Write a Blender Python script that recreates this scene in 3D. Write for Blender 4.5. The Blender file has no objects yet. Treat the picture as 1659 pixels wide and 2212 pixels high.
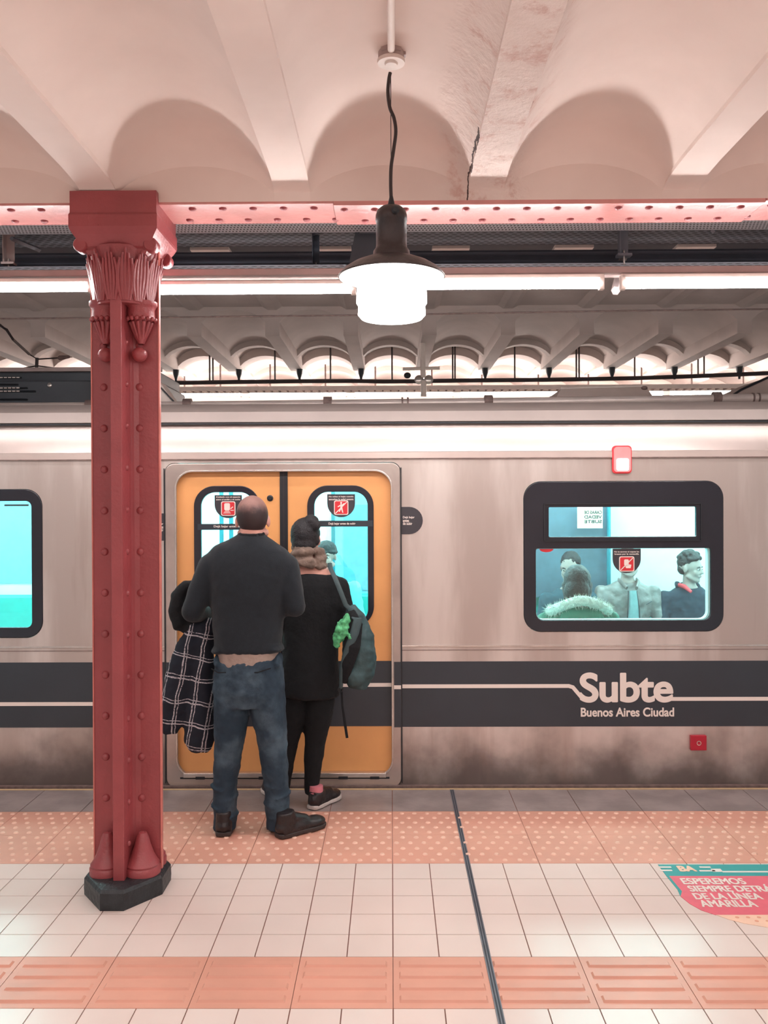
import bpy, bmesh, math, random
from mathutils import Vector, Matrix, Euler
random.seed(7)
S = bpy.context.scene
COL = S.collection
PI = math.pi

# ------------------------------------------------------------------ camera
EYE = Vector((0, 0, 1.70)); F = 1900.0
cam_d = bpy.data.cameras.new('camera'); cam = bpy.data.objects.new('camera', cam_d); COL.objects.link(cam)
cam_d.sensor_fit = 'HORIZONTAL'; cam_d.sensor_width = 36.0; cam_d.lens = 36.0 * F / 1659.0
cam_d.clip_start = 0.05; cam_d.clip_end = 100
RC = Matrix.Rotation(0.0082, 3, 'Z') @ Matrix.Rotation(PI/2 - 0.0058, 3, 'X') @ Matrix.Rotation(-0.004, 3, 'Z')
cam.matrix_world = Matrix.Translation(EYE) @ RC.to_4x4()
S.camera = cam

def ray(px, py):
    return RC @ Vector(((px - 829.5) / F, -(py - 1106.0) / F, -1.0))
def at(px, py, Y):
    d = ray(px, py); return EYE + d * (Y / d.y)
def fl(px, py, z=0.0):
    d = ray(px, py); return EYE + d * ((z - EYE.z) / d.z)

# ------------------------------------------------------------------ world, exposure, big lights
W = bpy.data.worlds.new('world'); S.world = W; W.use_nodes = True
W.node_tree.nodes['Background'].inputs[0].default_value = (0.98, 0.97, 0.97, 1)
W.node_tree.nodes['Background'].inputs[1].default_value = 0.42
S.view_settings.view_transform = 'Standard'; S.view_settings.look = 'None'
S.view_settings.exposure = 0.45; S.view_settings.gamma = 1.0; S.view_settings.use_curve_mapping = False
S.cycles.use_denoising = True
S.cycles.max_bounces = 6; S.cycles.diffuse_bounces = 4; S.cycles.glossy_bounces = 3; S.cycles.transparent_max_bounces = 12
S.cycles.sample_clamp_indirect = 6.0
TUBE_E = 44.0; FAR_E = 32.0; LAMP_E = 14.0; INSIDE_E = 29.0
WARM = (1.0, 0.965, 0.945)

def area(name, loc, rot, sx, sy, power, color=WARM):
    l = bpy.data.lights.new(name, 'AREA'); l.shape = 'RECTANGLE'; l.size = sx; l.size_y = sy
    l.energy = power; l.color = color
    o = bpy.data.objects.new(name, l); COL.objects.link(o); o.location = loc; o.rotation_euler = rot
    return o
# added fill lights without fixtures, above the platform and by the track
area('platform_row_light', (0, -1.0, 3.0), (0, 0, 0), 9.0, 0.5, 98)
area('platform_back_row_light', (0, 1.3, 3.0), (0, 0, 0), 9.0, 0.25, 36)
area('track_row_light', (0, 4.95, 2.78), (math.radians(-12), 0, 0), 7.0, 0.08, 22, (1.0, 0.92, 0.9))

# ------------------------------------------------------------------ materials
def lin(c):
    c = c / 255.0
    return c / 12.92 if c <= 0.04045 else ((c + 0.055) / 1.055) ** 2.4
def rgb(r, g, b): return (lin(r), lin(g), lin(b), 1.0)

class NT:
    def __init__(self, name):
        self.m = bpy.data.materials.new(name); self.m.use_nodes = True
        self.t = self.m.node_tree; self.b = self.t.nodes['Principled BSDF']
        self.out = self.t.nodes['Material Output']; self._c = None
    def n(self, typ, **kw):
        nd = self.t.nodes.new(typ)
        for k, v in kw.items(): setattr(nd, k, v)
        return nd
    def l(self, a, b): self.t.links.new(a, b)
    def co(self):
        if self._c is None:
            g = self.n('ShaderNodeNewGeometry'); self._c = g.outputs['Position']
        return self._c
    def obj(self):
        return self.n('ShaderNodeTexCoord').outputs['Object']
    def sep(self, v):
        s = self.n('ShaderNodeSeparateXYZ'); self.l(v, s.inputs[0]); return s.outputs
    def mapped(self, scale, v=None, rot=(0, 0, 0)):
        m = self.n('ShaderNodeMapping'); self.l(v or self.co(), m.inputs[0])
        m.inputs['Scale'].default_value = scale; m.inputs['Rotation'].default_value = rot; return m.outputs[0]
    def noise(self, scale, detail=4, v=None, rough=0.55):
        n = self.n('ShaderNodeTexNoise'); self.l(v or self.co(), n.inputs['Vector'])
        n.inputs['Scale'].default_value = scale; n.inputs['Detail'].default_value = detail
        n.inputs['Roughness'].default_value = rough; return n.outputs['Fac']
    def math(self, op, a, b=None, c=None, clamp=False):
        m = self.n('ShaderNodeMath', operation=op); m.use_clamp = clamp
        for i, x in enumerate((a, b, c)):
            if x is None: continue
            if isinstance(x, (int, float)): m.inputs[i].default_value = x
            else: self.l(x, m.inputs[i])
        return m.outputs[0]
    def ramp(self, fac, lo, hi):
        m = self.n('ShaderNodeMapRange'); m.interpolation_type = 'SMOOTHSTEP'
        self.l(fac, m.inputs[0]); m.inputs[1].default_value = lo; m.inputs[2].default_value = hi
        return m.outputs[0]
    def mix(self, fac, a, b):
        m = self.n('ShaderNodeMix', data_type='RGBA')
        if isinstance(fac, (int, float)): m.inputs[0].default_value = fac
        else: self.l(fac, m.inputs[0])
        for i, x in ((6, a), (7, b)):
            if isinstance(x, tuple): m.inputs[i].default_value = x
            else: self.l(x, m.inputs[i])
        return m.outputs[2]
    def color(self, c):
        if isinstance(c, tuple): self.b.inputs['Base Color'].default_value = c
        else: self.l(c, self.b.inputs['Base Color'])
    def bump(self, h, strength=0.3, dist=0.01):
        b = self.n('ShaderNodeBump'); self.l(h, b.inputs['Height'])
        b.inputs['Strength'].default_value = strength; b.inputs['Distance'].default_value = dist
        self.l(b.outputs[0], self.b.inputs['Normal'])

def mat(name, c, rough=0.5, metal=0.0, var=0.12, vs=14.0, bump=0.0, bs=60.0, emit=None, es=0.0, spec=None, sheen=0.0, wear=None):
    t = NT(name); t.b.inputs['Roughness'].default_value = rough; t.b.inputs['Metallic'].default_value = metal
    if spec is not None: t.b.inputs['Specular IOR Level'].default_value = spec
    if sheen: t.b.inputs['Sheen Weight'].default_value = sheen
    if var > 0:
        f = t.ramp(t.noise(vs), 0.3, 0.7)
        d = tuple(x * (1 - var) for x in c[:3]) + (1,)
        u = tuple(min(1, x * (1 + var * 0.6)) for x in c[:3]) + (1,)
        col = t.mix(f, d, u)
        if wear:
            col = t.mix(t.ramp(t.noise(wear[1], 6), wear[2], wear[2] + 0.06), col, wear[0])
        t.color(col)
    else: t.color(c)
    if bump > 0: t.bump(t.noise(bs, 5), bump, 0.01)
    if emit: t.b.inputs['Emission Color'].default_value = emit; t.b.inputs['Emission Strength'].default_value = es
    return t.m

M = {}
M['plaster'] = mat('plaster', rgb(226, 205, 196), 0.75, 0, 0.05, 1.6, 0.15, 9)
M['concrete'] = mat('concrete', rgb(205, 190, 184), 0.8, 0, 0.07, 2.5, 0.2, 30)
M['red_paint'] = mat('red_paint', rgb(152, 70, 74), 0.36, 0, 0.10, 5, 0.25, 55, wear=(rgb(120, 45, 48), 30, 0.74))
M['red_girder'] = mat('red_girder', rgb(206, 136, 132), 0.30, 0, 0.12, 4, 0.3, 30)  # same red paint, lightened for the glare on the girder's underside
M['red_girder'].node_tree.nodes['Principled BSDF'].inputs['Coat Weight'].default_value = 1.0
M['red_girder'].node_tree.nodes['Principled BSDF'].inputs['Coat Roughness'].default_value = 0.22
M['black_base'] = mat('black_base', rgb(38, 42, 46), 0.45, 0, 0.25, 18, 0.7, 45)
M['dark_steel'] = mat('dark_steel', rgb(58, 62, 72), 0.55, 0.2, 0.15, 6)
M['mid_steel'] = mat('mid_steel', rgb(120, 120, 128), 0.45, 0.3, 0.12, 6)
M['grey_trim'] = mat('grey_trim', rgb(170, 152, 148), 0.5, 0.1, 0.1, 6)
M['bronze'] = mat('bronze', rgb(62, 54, 54), 0.38, 0.35, 0.2, 20, 0.2, 60)
M['shade_in'] = mat('shade_enamel', rgb(240, 228, 215), 0.4, 0, 0)
M['cable'] = mat('cable', rgb(52, 42, 42), 0.5, 0, 0.1)
M['white_paint'] = mat('white_paint', rgb(228, 214, 206), 0.5, 0, 0.05)
M['pipe'] = mat('pipe', rgb(206, 192, 186), 0.35, 0.2, 0.08, 5)
M['rust'] = mat('rust_clamp', rgb(125, 105, 100), 0.7, 0.2, 0.25, 25)
M['grey_slab'] = mat('grey_slab', rgb(146, 134, 132), 0.35, 0, 0.22, 5, 0.1, 40)
M['tile'] = mat('tile', rgb(226, 208, 200), 0.28, 0, 0.05, 1.3)
M['grout'] = mat('grout', rgb(132, 92, 82), 0.8, 0, 0.1)
M['tactile'] = mat('tactile', rgb(214, 156, 136), 0.42, 0, 0.09, 2.2)
M['dome'] = mat('dome', rgb(232, 190, 170), 0.4, 0, 0.06, 5)
M['orange'] = mat('orange_door', rgb(228, 164, 104), 0.38, 0, 0.06, 3, wear=(rgb(180, 110, 58), 18, 0.80))
M['rubber'] = mat('rubber', rgb(28, 32, 38), 0.45, 0, 0.1)
M['frame_black'] = mat('frame_black', rgb(38, 40, 48), 0.14, 0, 0.08, 4)
M['stripe'] = mat('stripe_dark', rgb(48, 55, 63), 0.35, 0, 0.08, 3)
M['letter'] = mat('letter_white', rgb(232, 220, 212), 0.5, 0, 0)
M['sticker'] = mat('sticker_dark', rgb(58, 56, 62), 0.4, 0, 0)
M['sticker_red'] = mat('sticker_red', rgb(206, 48, 56), 0.4, 0, 0)
M['teal_sign'] = mat('teal_sign', rgb(62, 160, 158), 0.4, 0, 0.05)
M['pink_sign'] = mat('pink_sign', rgb(228, 110, 126), 0.4, 0, 0.06)
M['cream_sign'] = mat('cream_sign', rgb(244, 205, 180), 0.4, 0, 0.05)
M['dot_sign'] = mat('dot_sign', rgb(226, 160, 132), 0.4, 0, 0)
M['sill'] = mat('sill_yellow', rgb(206, 178, 138), 0.5, 0.1, 0.15, 20)
M['inner_white'] = mat('inner_white', rgb(222, 242, 240), 0.45, 0, 0.03)
M['inner_blue'] = mat('inner_blue', rgb(120, 165, 180), 0.4, 0, 0.05)
M['seat_teal'] = mat('seat_teal', rgb(40, 160, 150), 0.4, 0, 0.06)
M['pole_steel'] = mat('pole_steel', rgb(60, 150, 165), 0.25, 0.6, 0.05)
M['skin'] = mat('skin', rgb(214, 160, 146), 0.5, 0, 0.06, 30, spec=0.3)
M['skin_pale'] = mat('skin_pale', rgb(168, 142, 136), 0.5, 0, 0.05, 30, spec=0.3)
M['hair_black'] = mat('hair_black', rgb(24, 22, 28), 0.55, 0, 0.3, 80, 0.6, 160)
M['hair_buzz'] = mat('hair_buzz', rgb(78, 58, 58), 0.7, 0, 0.25, 120, 0.4, 300)
M['hair_brown'] = mat('hair_brown', rgb(44, 38, 40), 0.5, 0, 0.35, 60, 0.7, 110)
M['sweater'] = mat('sweater', rgb(20, 29, 37), 0.9, 0, 0.14, 40, 0.3, 300, sheen=0.10)
M['tshirt'] = mat('tshirt', rgb(160, 140, 130), 0.85, 0, 0.1, 18, 0.5, 30)
M['black_cloth'] = mat('black_cloth', rgb(10, 14, 19), 0.9, 0, 0.2, 25, 0.4, 60)
M['scarf'] = mat('scarf', rgb(122, 104, 94), 0.9, 0, 0.25, 30, 0.5, 70)
M['boot'] = mat('boot', rgb(36, 30, 32), 0.38, 0, 0.2, 30, 0.3, 60)
M['sole'] = mat('sole', rgb(58, 48, 46), 0.7, 0, 0.15, 30)
M['sole_white'] = mat('sole_white', rgb(205, 195, 190), 0.6, 0, 0.1, 40)
M['sock_pink'] = mat('sock_pink', rgb(216, 130, 142), 0.8, 0, 0.1)
M['pack_green'] = mat('pack_green', rgb(50, 76, 80), 0.6, 0, 0.3, 16, 0.5, 25)
M['pack_strap'] = mat('pack_strap', rgb(52, 72, 76), 0.6, 0, 0.15, 20)
M['green_bright'] = mat('green_bright', rgb(84, 176, 120), 0.6, 0, 0.45, 45, 0.4, 40)
M['parka'] = mat('parka', rgb(52, 112, 92), 0.75, 0, 0.22, 12, 0.5, 22)
M['fur'] = mat('fur', rgb(222, 216, 205), 0.9, 0, 0.2, 60)
M['leather'] = mat('leather', rgb(138, 122, 120), 0.4, 0, 0.22, 10, 0.6, 24)
M['knit_grey'] = mat('knit_grey', rgb(122, 142, 144), 0.85, 0, 0.1, 30)
M['hoodie'] = mat('hoodie', rgb(40, 50, 64), 0.85, 0, 0.15, 12)
M['navy'] = mat('navy', rgb(44, 72, 84), 0.85, 0, 0.15, 12)
M['red_cloth'] = mat('red_cloth', rgb(215, 70, 78), 0.8, 0, 0.1)
M['light_teal'] = mat('light_teal', rgb(110, 190, 200), 0.8, 0, 0.1)
M['chrome'] = mat('chrome', rgb(205, 198, 192), 0.25, 0.8, 0.1, 10)
M['red_button'] = mat('red_button', rgb(178, 30, 52), 0.35, 0, 0.05)
M['eye'] = mat('eye_dark', rgb(30, 25, 28), 0.2, 0, 0)
M['eye_white'] = mat('eye_white', rgb(190, 182, 178), .3, 0, 0)
M['lip'] = mat('lip', rgb(176, 120, 116), 0.5, 0, 0)
M['ac_grey'] = mat('ac_grey', rgb(74, 78, 84), 0.5, 0.1, 0.1, 5)
M['ac_light'] = mat('ac_light', rgb(168, 150, 142), 0.5, 0.1, 0.08, 5)

def emis(name, c, s):
    t = NT(name); t.color((0.8, 0.8, 0.8, 1)); t.b.inputs['Emission Color'].default_value = c + (1,)
    t.b.inputs['Emission Strength'].default_value = s; return t.m
M['tube'] = emis('tube_glow', (1.0, 0.965, 0.95), TUBE_E)
M['far_tube'] = emis('far_tube_glow', (1.0, 0.91, 0.85), FAR_E)
M['lamp_glass'] = emis('lamp_glass', (1.0, 0.96, 0.92), LAMP_E)
M['inside_tube'] = emis('inside_tube', (0.66, 1.0, 0.985), INSIDE_E)
M['red_glow'] = emis('red_glow', (1.0, 0.28, 0.28), 9.0)

# near ceiling: pale plaster, rough and crumbling along one rib
t = NT('ceiling_plaster'); xyz = t.sep(t.co())
nz = t.noise(7, 6)
dx = t.math('ABSOLUTE', t.math('SUBTRACT', xyz[0], t.math('ADD', 0.33, t.math('MULTIPLY', nz, 0.14))))
mask = t.math('SUBTRACT', 1.0, t.ramp(dx, 0.09, 0.22))
base = t.mix(t.ramp(t.noise(1.7, 4), 0.3, 0.7), rgb(222, 202, 193), rgb(233, 214, 205))
stain = t.mix(t.ramp(t.noise(9, 7, rough=0.7), 0.5, 0.68), base, rgb(206, 168, 156))
col = t.mix(mask, base, stain)
# a dark open crack by the rib's edge and small pits around it
cr = t.math('ABSOLUTE', t.math('SUBTRACT', xyz[0], t.math('ADD', 0.322, t.math('MULTIPLY', t.noise(22, 3), 0.022))))
crm = t.math('MULTIPLY', t.math('LESS_THAN', cr, 0.0028), t.math('GREATER_THAN', xyz[1], 3.28))
cr2 = t.math('ABSOLUTE', t.math('SUBTRACT', xyz[0], t.math('ADD', 0.478, t.math('MULTIPLY', t.noise(14, 4), 0.04))))
crm2 = t.math('MULTIPLY', t.math('LESS_THAN', cr2, 0.002), t.math('LESS_THAN', xyz[1], 3.3))
col = t.mix(crm, col, rgb(70, 50, 48)); col = t.mix(t.math('MULTIPLY', crm2, 0.6), col, rgb(150, 105, 95))
t.color(col); t.b.inputs['Roughness'].default_value = 0.7
h = t.math('ADD', t.math('MULTIPLY', t.math('MULTIPLY', t.noise(11, 8, rough=0.65), mask), 2.4), t.math('MULTIPLY', t.noise(3.0, 3), 0.5))
t.bump(h, 0.55, 0.02); M['ceiling'] = t.m

# train side: brushed stainless steel with water marks and grime low down
t = NT('stainless_side'); xyz = t.sep(t.co())
streak = t.noise(1.0, 5, t.mapped((3.2, 1, 0.55)))
grain = t.noise(1.0, 3, t.mapped((2, 1, 160)))
c = t.mix(t.ramp(streak, 0.38, 0.62), rgb(186, 174, 168), rgb(214, 205, 200))
low = t.ramp(xyz[2], 0.42, 0.30)
g = t.math('SUBTRACT', 1.0, t.ramp(t.math('ADD', xyz[2], t.math('MULTIPLY', t.math('SUBTRACT', t.noise(2.6, 5), 0.5), 0.75)), 0.0, 0.42))
c = t.mix(t.math('MULTIPLY', g, 0.85), c, rgb(84, 75, 74))
drip = t.ramp(t.noise(1.0, 4, t.mapped((9, 1, 0.9))), 0.60, 0.72)
c = t.mix(t.math('MULTIPLY', drip, 0.22), c, rgb(150, 128, 118))
t.color(c); t.b.inputs['Metallic'].default_value = 0.55
t.l(t.math('ADD', 0.30, t.math('MULTIPLY', grain, 0.12)), t.b.inputs['Roughness'])
t.bump(t.noise(1.6, 2), 0.25, 0.02)
M['steel'] = t.m
M['steel_frame'] = mat('steel_frame', rgb(184, 172, 166), 0.30, 0.65, 0.16, 4)
M['steel_top'] = mat('steel_top', rgb(205, 190, 184), 0.33, 0.5, 0.06, 3)

t = NT('hair_buzz'); z_ = t.sep(t.obj())[2]
f = t.ramp(t.math('ADD', z_, t.math('MULTIPLY', t.math('SUBTRACT', t.noise(30, 3), .5), .05)), 1.665, 1.735)
c = t.mix(t.math('MULTIPLY', f, 0.85), rgb(48, 36, 38), rgb(168, 122, 112)); c = t.mix(t.math('MULTIPLY', t.noise(420, 2), .5), c, rgb(60, 42, 42))
t.color(c); t.b.inputs['Roughness'].default_value = .5; t.bump(t.noise(400, 2), .2, .005); M['hair_buzz'] = t.m
# plaid wool
t = NT('plaid'); o = t.mapped((1, 1, 1), t.co(), (0, math.radians(-10), 0)); xyz = t.sep(o)
def lines(src, per, w, off=0.0):
    f = t.math('FRACT', t.math('ADD', t.math('DIVIDE', src, per), off))
    return t.math('LESS_THAN', f, w)
xs = t.math('ADD', xyz[0], t.math('MULTIPLY', t.noise(9, 2), 0.03))
zs = t.math('ADD', xyz[2], t.math('MULTIPLY', t.noise(7, 2), 0.04))
L = t.math('MAXIMUM', t.math('MAXIMUM', lines(xs, 0.088, 0.075), lines(xs, 0.088, 0.05, 0.82)), t.math('MAXIMUM', lines(zs, 0.12, 0.055), lines(zs, 0.12, 0.035, 0.86)))
Ls = t.math('MULTIPLY', L, t.ramp(t.noise(120, 2), 0.25, 0.55))
c = t.mix(t.math('MULTIPLY', Ls, 0.85), rgb(26, 30, 42), rgb(206, 200, 205)); t.color(c); t.b.inputs['Roughness'].default_value = 0.95
M['plaid'] = t.m
# worn denim
t = NT('denim'); n1 = t.noise(6, 5); c = t.mix(t.ramp(n1, 0.42, 0.70), rgb(34, 54, 70), rgb(78, 98, 112))
c = t.mix(t.math('MULTIPLY', t.noise(260, 2), 0.35), c, rgb(30, 42, 54)); t.color(c); t.b.inputs['Roughness'].default_value = 0.85
t.bump(t.noise(24, 5), 0.35, 0.012); M['denim'] = t.m
# window glass: mostly clear, a little gloss
def glass(name, tint, gl):
    m = bpy.data.materials.new(name); m.use_nodes = True; nt = m.node_tree; nt.nodes.remove(nt.nodes['Principled BSDF'])
    tr = nt.nodes.new('ShaderNodeBsdfTransparent'); tr.inputs[0].default_value = tint
    g = nt.nodes.new('ShaderNodeBsdfGlossy'); g.inputs['Roughness'].default_value = 0.03; g.inputs[0].default_value = (.9, .9, .9, 1)
    mx = nt.nodes.new('ShaderNodeMixShader'); mx.inputs[0].default_value = gl
    nt.links.new(tr.outputs[0], mx.inputs[1]); nt.links.new(g.outputs[0], mx.inputs[2]); nt.links.new(mx.outputs[0], nt.nodes['Material Output'].inputs[0]); return m
M['glass'] = glass('window_glass', (0.86, 0.97, 0.97, 1), 0.07)
M['glass_dim'] = glass('partition_glass', (0.55, 0.72, 0.78, 1), 0.10)

# perforated metal (holes as dark openings in a pale sheet): round holes / slots
def perf(name, base, hole, sx, sy, r, slot=1.0):
    t = NT(name); xyz = t.sep(t.co())
    yy = t.math('DIVIDE', xyz[1], sy); row = t.math('FLOOR', yy)
    off = t.math('MULTIPLY', t.math('MODULO', row, 2.0), 0.5)
    fx = t.math('SUBTRACT', t.math('FRACT', t.math('ADD', t.math('DIVIDE', xyz[0], sx), off)), 0.5)
    fy = t.math('SUBTRACT', t.math('FRACT', yy), 0.5)
    d = t.math('SQRT', t.math('ADD', t.math('POWER', t.math('MULTIPLY', fx, 1.0 / slot), 2.0), t.math('POWER', fy, 2.0)))
    t.color(t.mix(t.math('LESS_THAN', d, r), base, hole)); t.b.inputs['Roughness'].default_value = 0.45; t.b.inputs['Metallic'].default_value = 0.2
    return t.m
M['perf_round'] = perf('perforated_sheet', rgb(196, 196, 202), rgb(30, 32, 38), 0.017, 0.030, 0.28)
M['perf_slot'] = perf('slotted_sheet', rgb(112, 114, 122), rgb(26, 28, 34), 0.045, 0.03, 0.26, 1.3)

# ------------------------------------------------------------------ object helpers
def props(o, label=None, cat=None, group=None, kind=None):
    if label: o['label'] = label
    if cat: o['category'] = cat
    if group: o['group'] = group
    if kind: o['kind'] = kind
    return o
def empty(name, loc, label, cat, group=None):
    o = bpy.data.objects.new(name, None); COL.objects.link(o); o.location = loc; o.empty_display_size = 0.1
    return props(o, label, cat, group)
def setparent(o, parent):
    if parent is not None:
        # flat world coordinates in every mesh: undo the parents' offset
        w = Matrix.Identity(4); p = parent; chain = []
        while p is not None: chain.append(p.matrix_basis.copy()); p = p.parent
        for m_ in reversed(chain): w = w @ m_
        o.parent = parent; o.matrix_basis = w.inverted() @ o.matrix_basis
def link(name, me, m, parent=None, smooth=False):
    if m is not None:
        me.materials.clear(); me.materials.append(M[m] if isinstance(m, str) else m)
    if smooth:
        for p in me.polygons: p.use_smooth = True
    o = bpy.data.objects.new(name, me); COL.objects.link(o); setparent(o, parent); return o

class MB:
    def __init__(self): self.b = bmesh.new()
    def box(self, x0, x1, y0, y1, z0, z1, bev=0.0, mtx=None):
        r = bmesh.ops.create_cube(self.b, size=1.0)
        sx, sy, sz = abs(x1-x0), abs(y1-y0), abs(z1-z0)
        bmesh.ops.scale(self.b, vec=(sx, sy, sz), verts=r['verts'])
        bmesh.ops.translate(self.b, vec=((x0+x1)/2, (y0+y1)/2, (z0+z1)/2), verts=r['verts'])
        vs = r['verts']
        if bev > 0:
            es = list({e for v in vs for e in v.link_edges})
            q = bmesh.ops.bevel(self.b, geom=es, offset=min(bev, sx*.45, sy*.45, sz*.45), segments=2, affect='EDGES', profile=0.5)
            vs = list({v for f in q['faces'] for v in f.verts} | {v for v in vs if v.is_valid})
        if mtx is not None: bmesh.ops.transform(self.b, matrix=mtx, verts=vs)
        return self
    def sweep(self, pts, rad, seg=12, cap=True, side=None):
        """tube through pts; rad a number or list of numbers or (rs, rn) pairs"""
        pts = [Vector(p) for p in pts]; n = len(pts); rings = []
        for i, p in enumerate(pts):
            a = pts[max(0, i-1)]; c = pts[min(n-1, i+1)]; tg = (c - a).normalized()
            s0 = Vector(side) if side else (Vector((1, 0, 0)) if abs(tg.x) < 0.85 else Vector((0, 1, 0)))
            s = (s0 - tg * s0.dot(tg)).normalized(); nn = tg.cross(s)
            r = rad[i] if isinstance(rad, (list, tuple)) else rad
            ra, rb = r if isinstance(r, (list, tuple)) else (r, r)
            rings.append([self.b.verts.new(p + s*ra*math.cos(2*PI*k/seg) + nn*rb*math.sin(2*PI*k/seg)) for k in range(seg)])
        for i in range(n-1):
            for k in range(seg):
                self.b.faces.new((rings[i][k], rings[i][(k+1) % seg], rings[i+1][(k+1) % seg], rings[i+1][k]))
        if cap:
            self.b.faces.new(list(reversed(rings[0]))); self.b.faces.new(rings[-1])
        return self
    def ell(self, c, r, rot=None, seg=16):
        q = bmesh.ops.create_uvsphere(self.b, u_segments=seg, v_segments=max(8, seg*2//3), radius=1.0)
        m = Matrix.Translation(Vector(c)) @ (rot.to_4x4() if rot is not None else Matrix.Identity(4)) @ Matrix.Diagonal((r[0], r[1], r[2], 1))
        bmesh.ops.transform(self.b, matrix=m, verts=q['verts']); return self
    def caps(self, a, ra, b_, rb, seg=12):
        """tapered capsule"""
        a, b_ = Vector(a), Vector(b_); d = (b_ - a).normalized(); P = []; R = []
        for k in range(4): an = PI/2*(k+0.3)/4; P.append(a - d*ra*math.cos(an)); R.append(ra*math.sin(an))
        P.append(a); R.append(ra); P.append(b_); R.append(rb)
        for k in range(3, -1, -1): an = PI/2*(k+0.3)/4; P.append(b_ + d*rb*math.cos(an)); R.append(rb*math.sin(an))
        return self.sweep(P, R, seg)
    def lathe(self, prof, c, seg=32, a0=0.0, a1=2*PI):
        full = abs(a1-a0-2*PI) < 1e-6; n = seg if full else seg+1; cx, cy, cz = c
        rings = [[self.b.verts.new((cx + r*math.cos(a0+(a1-a0)*k/seg), cy + r*math.sin(a0+(a1-a0)*k/seg), cz+z)) for k in range(n)] for r, z in prof]
        for i in range(len(prof)-1):
            for k in range(seg):
                j = (k+1) % n if full else k+1
                self.b.faces.new((rings[i][k], rings[i][j], rings[i+1][j], rings[i+1][k]))
        return self
    def poly(self, pts2, y0, y1, plane='XZ'):
        """prism of a simple polygon; plane XZ (depth y0..y1), XY (height), YZ (x)"""
        def mk(u, v, w): return {'XZ': (u, w, v), 'XY': (u, v, w), 'YZ': (w, u, v)}[plane]
        a = [self.b.verts.new(mk(u, v, y0)) for u, v in pts2]; c = [self.b.verts.new(mk(u, v, y1)) for u, v in pts2]
        self.b.faces.new(a); self.b.faces.new(list(reversed(c)))
        n = len(a)
        for i in range(n): self.b.faces.new((a[i], c[i], c[(i+1) % n], a[(i+1) % n]))
        return self
    def build(self, name, m, parent=None, smooth=False, merge=False):
        if merge: bmesh.ops.remove_doubles(self.b, verts=self.b.verts, dist=1e-5)
        bmesh.ops.recalc_face_normals(self.b, faces=self.b.faces)
        me = bpy.data.meshes.new(name); self.b.to_mesh(me); self.b.free()
        o = link(name, me, m, parent, smooth)
        if smooth: sharp(o)
        return o

def sharp(o, ang=40):
    me = o.data; b = bmesh.new(); b.from_mesh(me)
    for e in b.edges:
        if len(e.link_faces) == 2 and e.calc_face_angle(0) > math.radians(ang): e.smooth = False
    b.to_mesh(me); b.free()

def soft(mb, name, m, parent, voxel=0.012, it=8, wr=0.0, wrs=0.08):
    """merge overlapping volumes of one body or garment into one continuous surface"""
    o = mb.build(name, m, parent)
    r = o.modifiers.new('r', 'REMESH'); r.mode = 'VOXEL'; r.voxel_size = voxel; r.use_smooth_shade = True
    s = o.modifiers.new('s', 'SMOOTH'); s.factor = 0.5; s.iterations = it
    if wr > 0:
        tx = bpy.data.textures.new(name + '_folds', 'CLOUDS'); tx.noise_scale = wrs; tx.noise_depth = 2
        d = o.modifiers.new('d', 'DISPLACE'); d.texture = tx; d.strength = wr; d.mid_level = 0.5; d.texture_coords = 'GLOBAL'
    return o

def rrect(x0, x1, z0, z1, r, n=8, rb=None):
    """rounded rectangle loop; rb = radius of the bottom corners"""
    rb = r if rb is None else rb; P = []
    for cx, cz, rr, a in ((x1, z1, r, 0), (x0, z1, r, 90), (x0, z0, rb, 180), (x1, z0, rb, 270)):
        sx = -1 if cx == x1 else 1; sz = -1 if cz == z1 else 1
        for k in range(n+1):
            an = math.radians(a + 90.0*k/n); P.append((cx + sx*rr + rr*math.cos(an), cz + sz*rr + rr*math.sin(an)))
    return P

def plate(name, loops, y0, y1, m, parent=None, plane='XZ', bevel=0.0):
    """flat sheet with holes: loops[0] outline, the others holes, thickness y0..y1"""
    cu = bpy.data.curves.new(name, 'CURVE'); cu.dimensions = '2D'; cu.fill_mode = 'BOTH'
    th = abs(y1 - y0); cu.extrude = max(th/2 - bevel, 1e-4)
    if bevel > 0: cu.bevel_depth = bevel; cu.bevel_resolution = 2; cu.offset = -bevel
    for lp in loops:
        s = cu.splines.new('POLY'); s.points.add(len(lp)-1)
        for p, (u, v) in zip(s.points, lp): p.co = (u, v, 0, 1)
        s.use_cyclic_u = True
    o = bpy.data.objects.new(name, cu); COL.objects.link(o)
    dg = bpy.context.evaluated_depsgraph_get(); dg.update()
    me = bpy.data.meshes.new_from_object(o.evaluated_get(dg)); bpy.data.objects.remove(o); bpy.data.curves.remove(cu)
    mid = (y0 + y1) / 2
    for v in me.vertices:
        x, y, z = v.co
        v.co = (x, mid - z, y) if plane == 'XZ' else (x, y, mid + z)
    b = bmesh.new(); b.from_mesh(me); bmesh.ops.recalc_face_normals(b, faces=b.faces); b.to_mesh(me); b.free()
    return link(name, me, m, parent)

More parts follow.
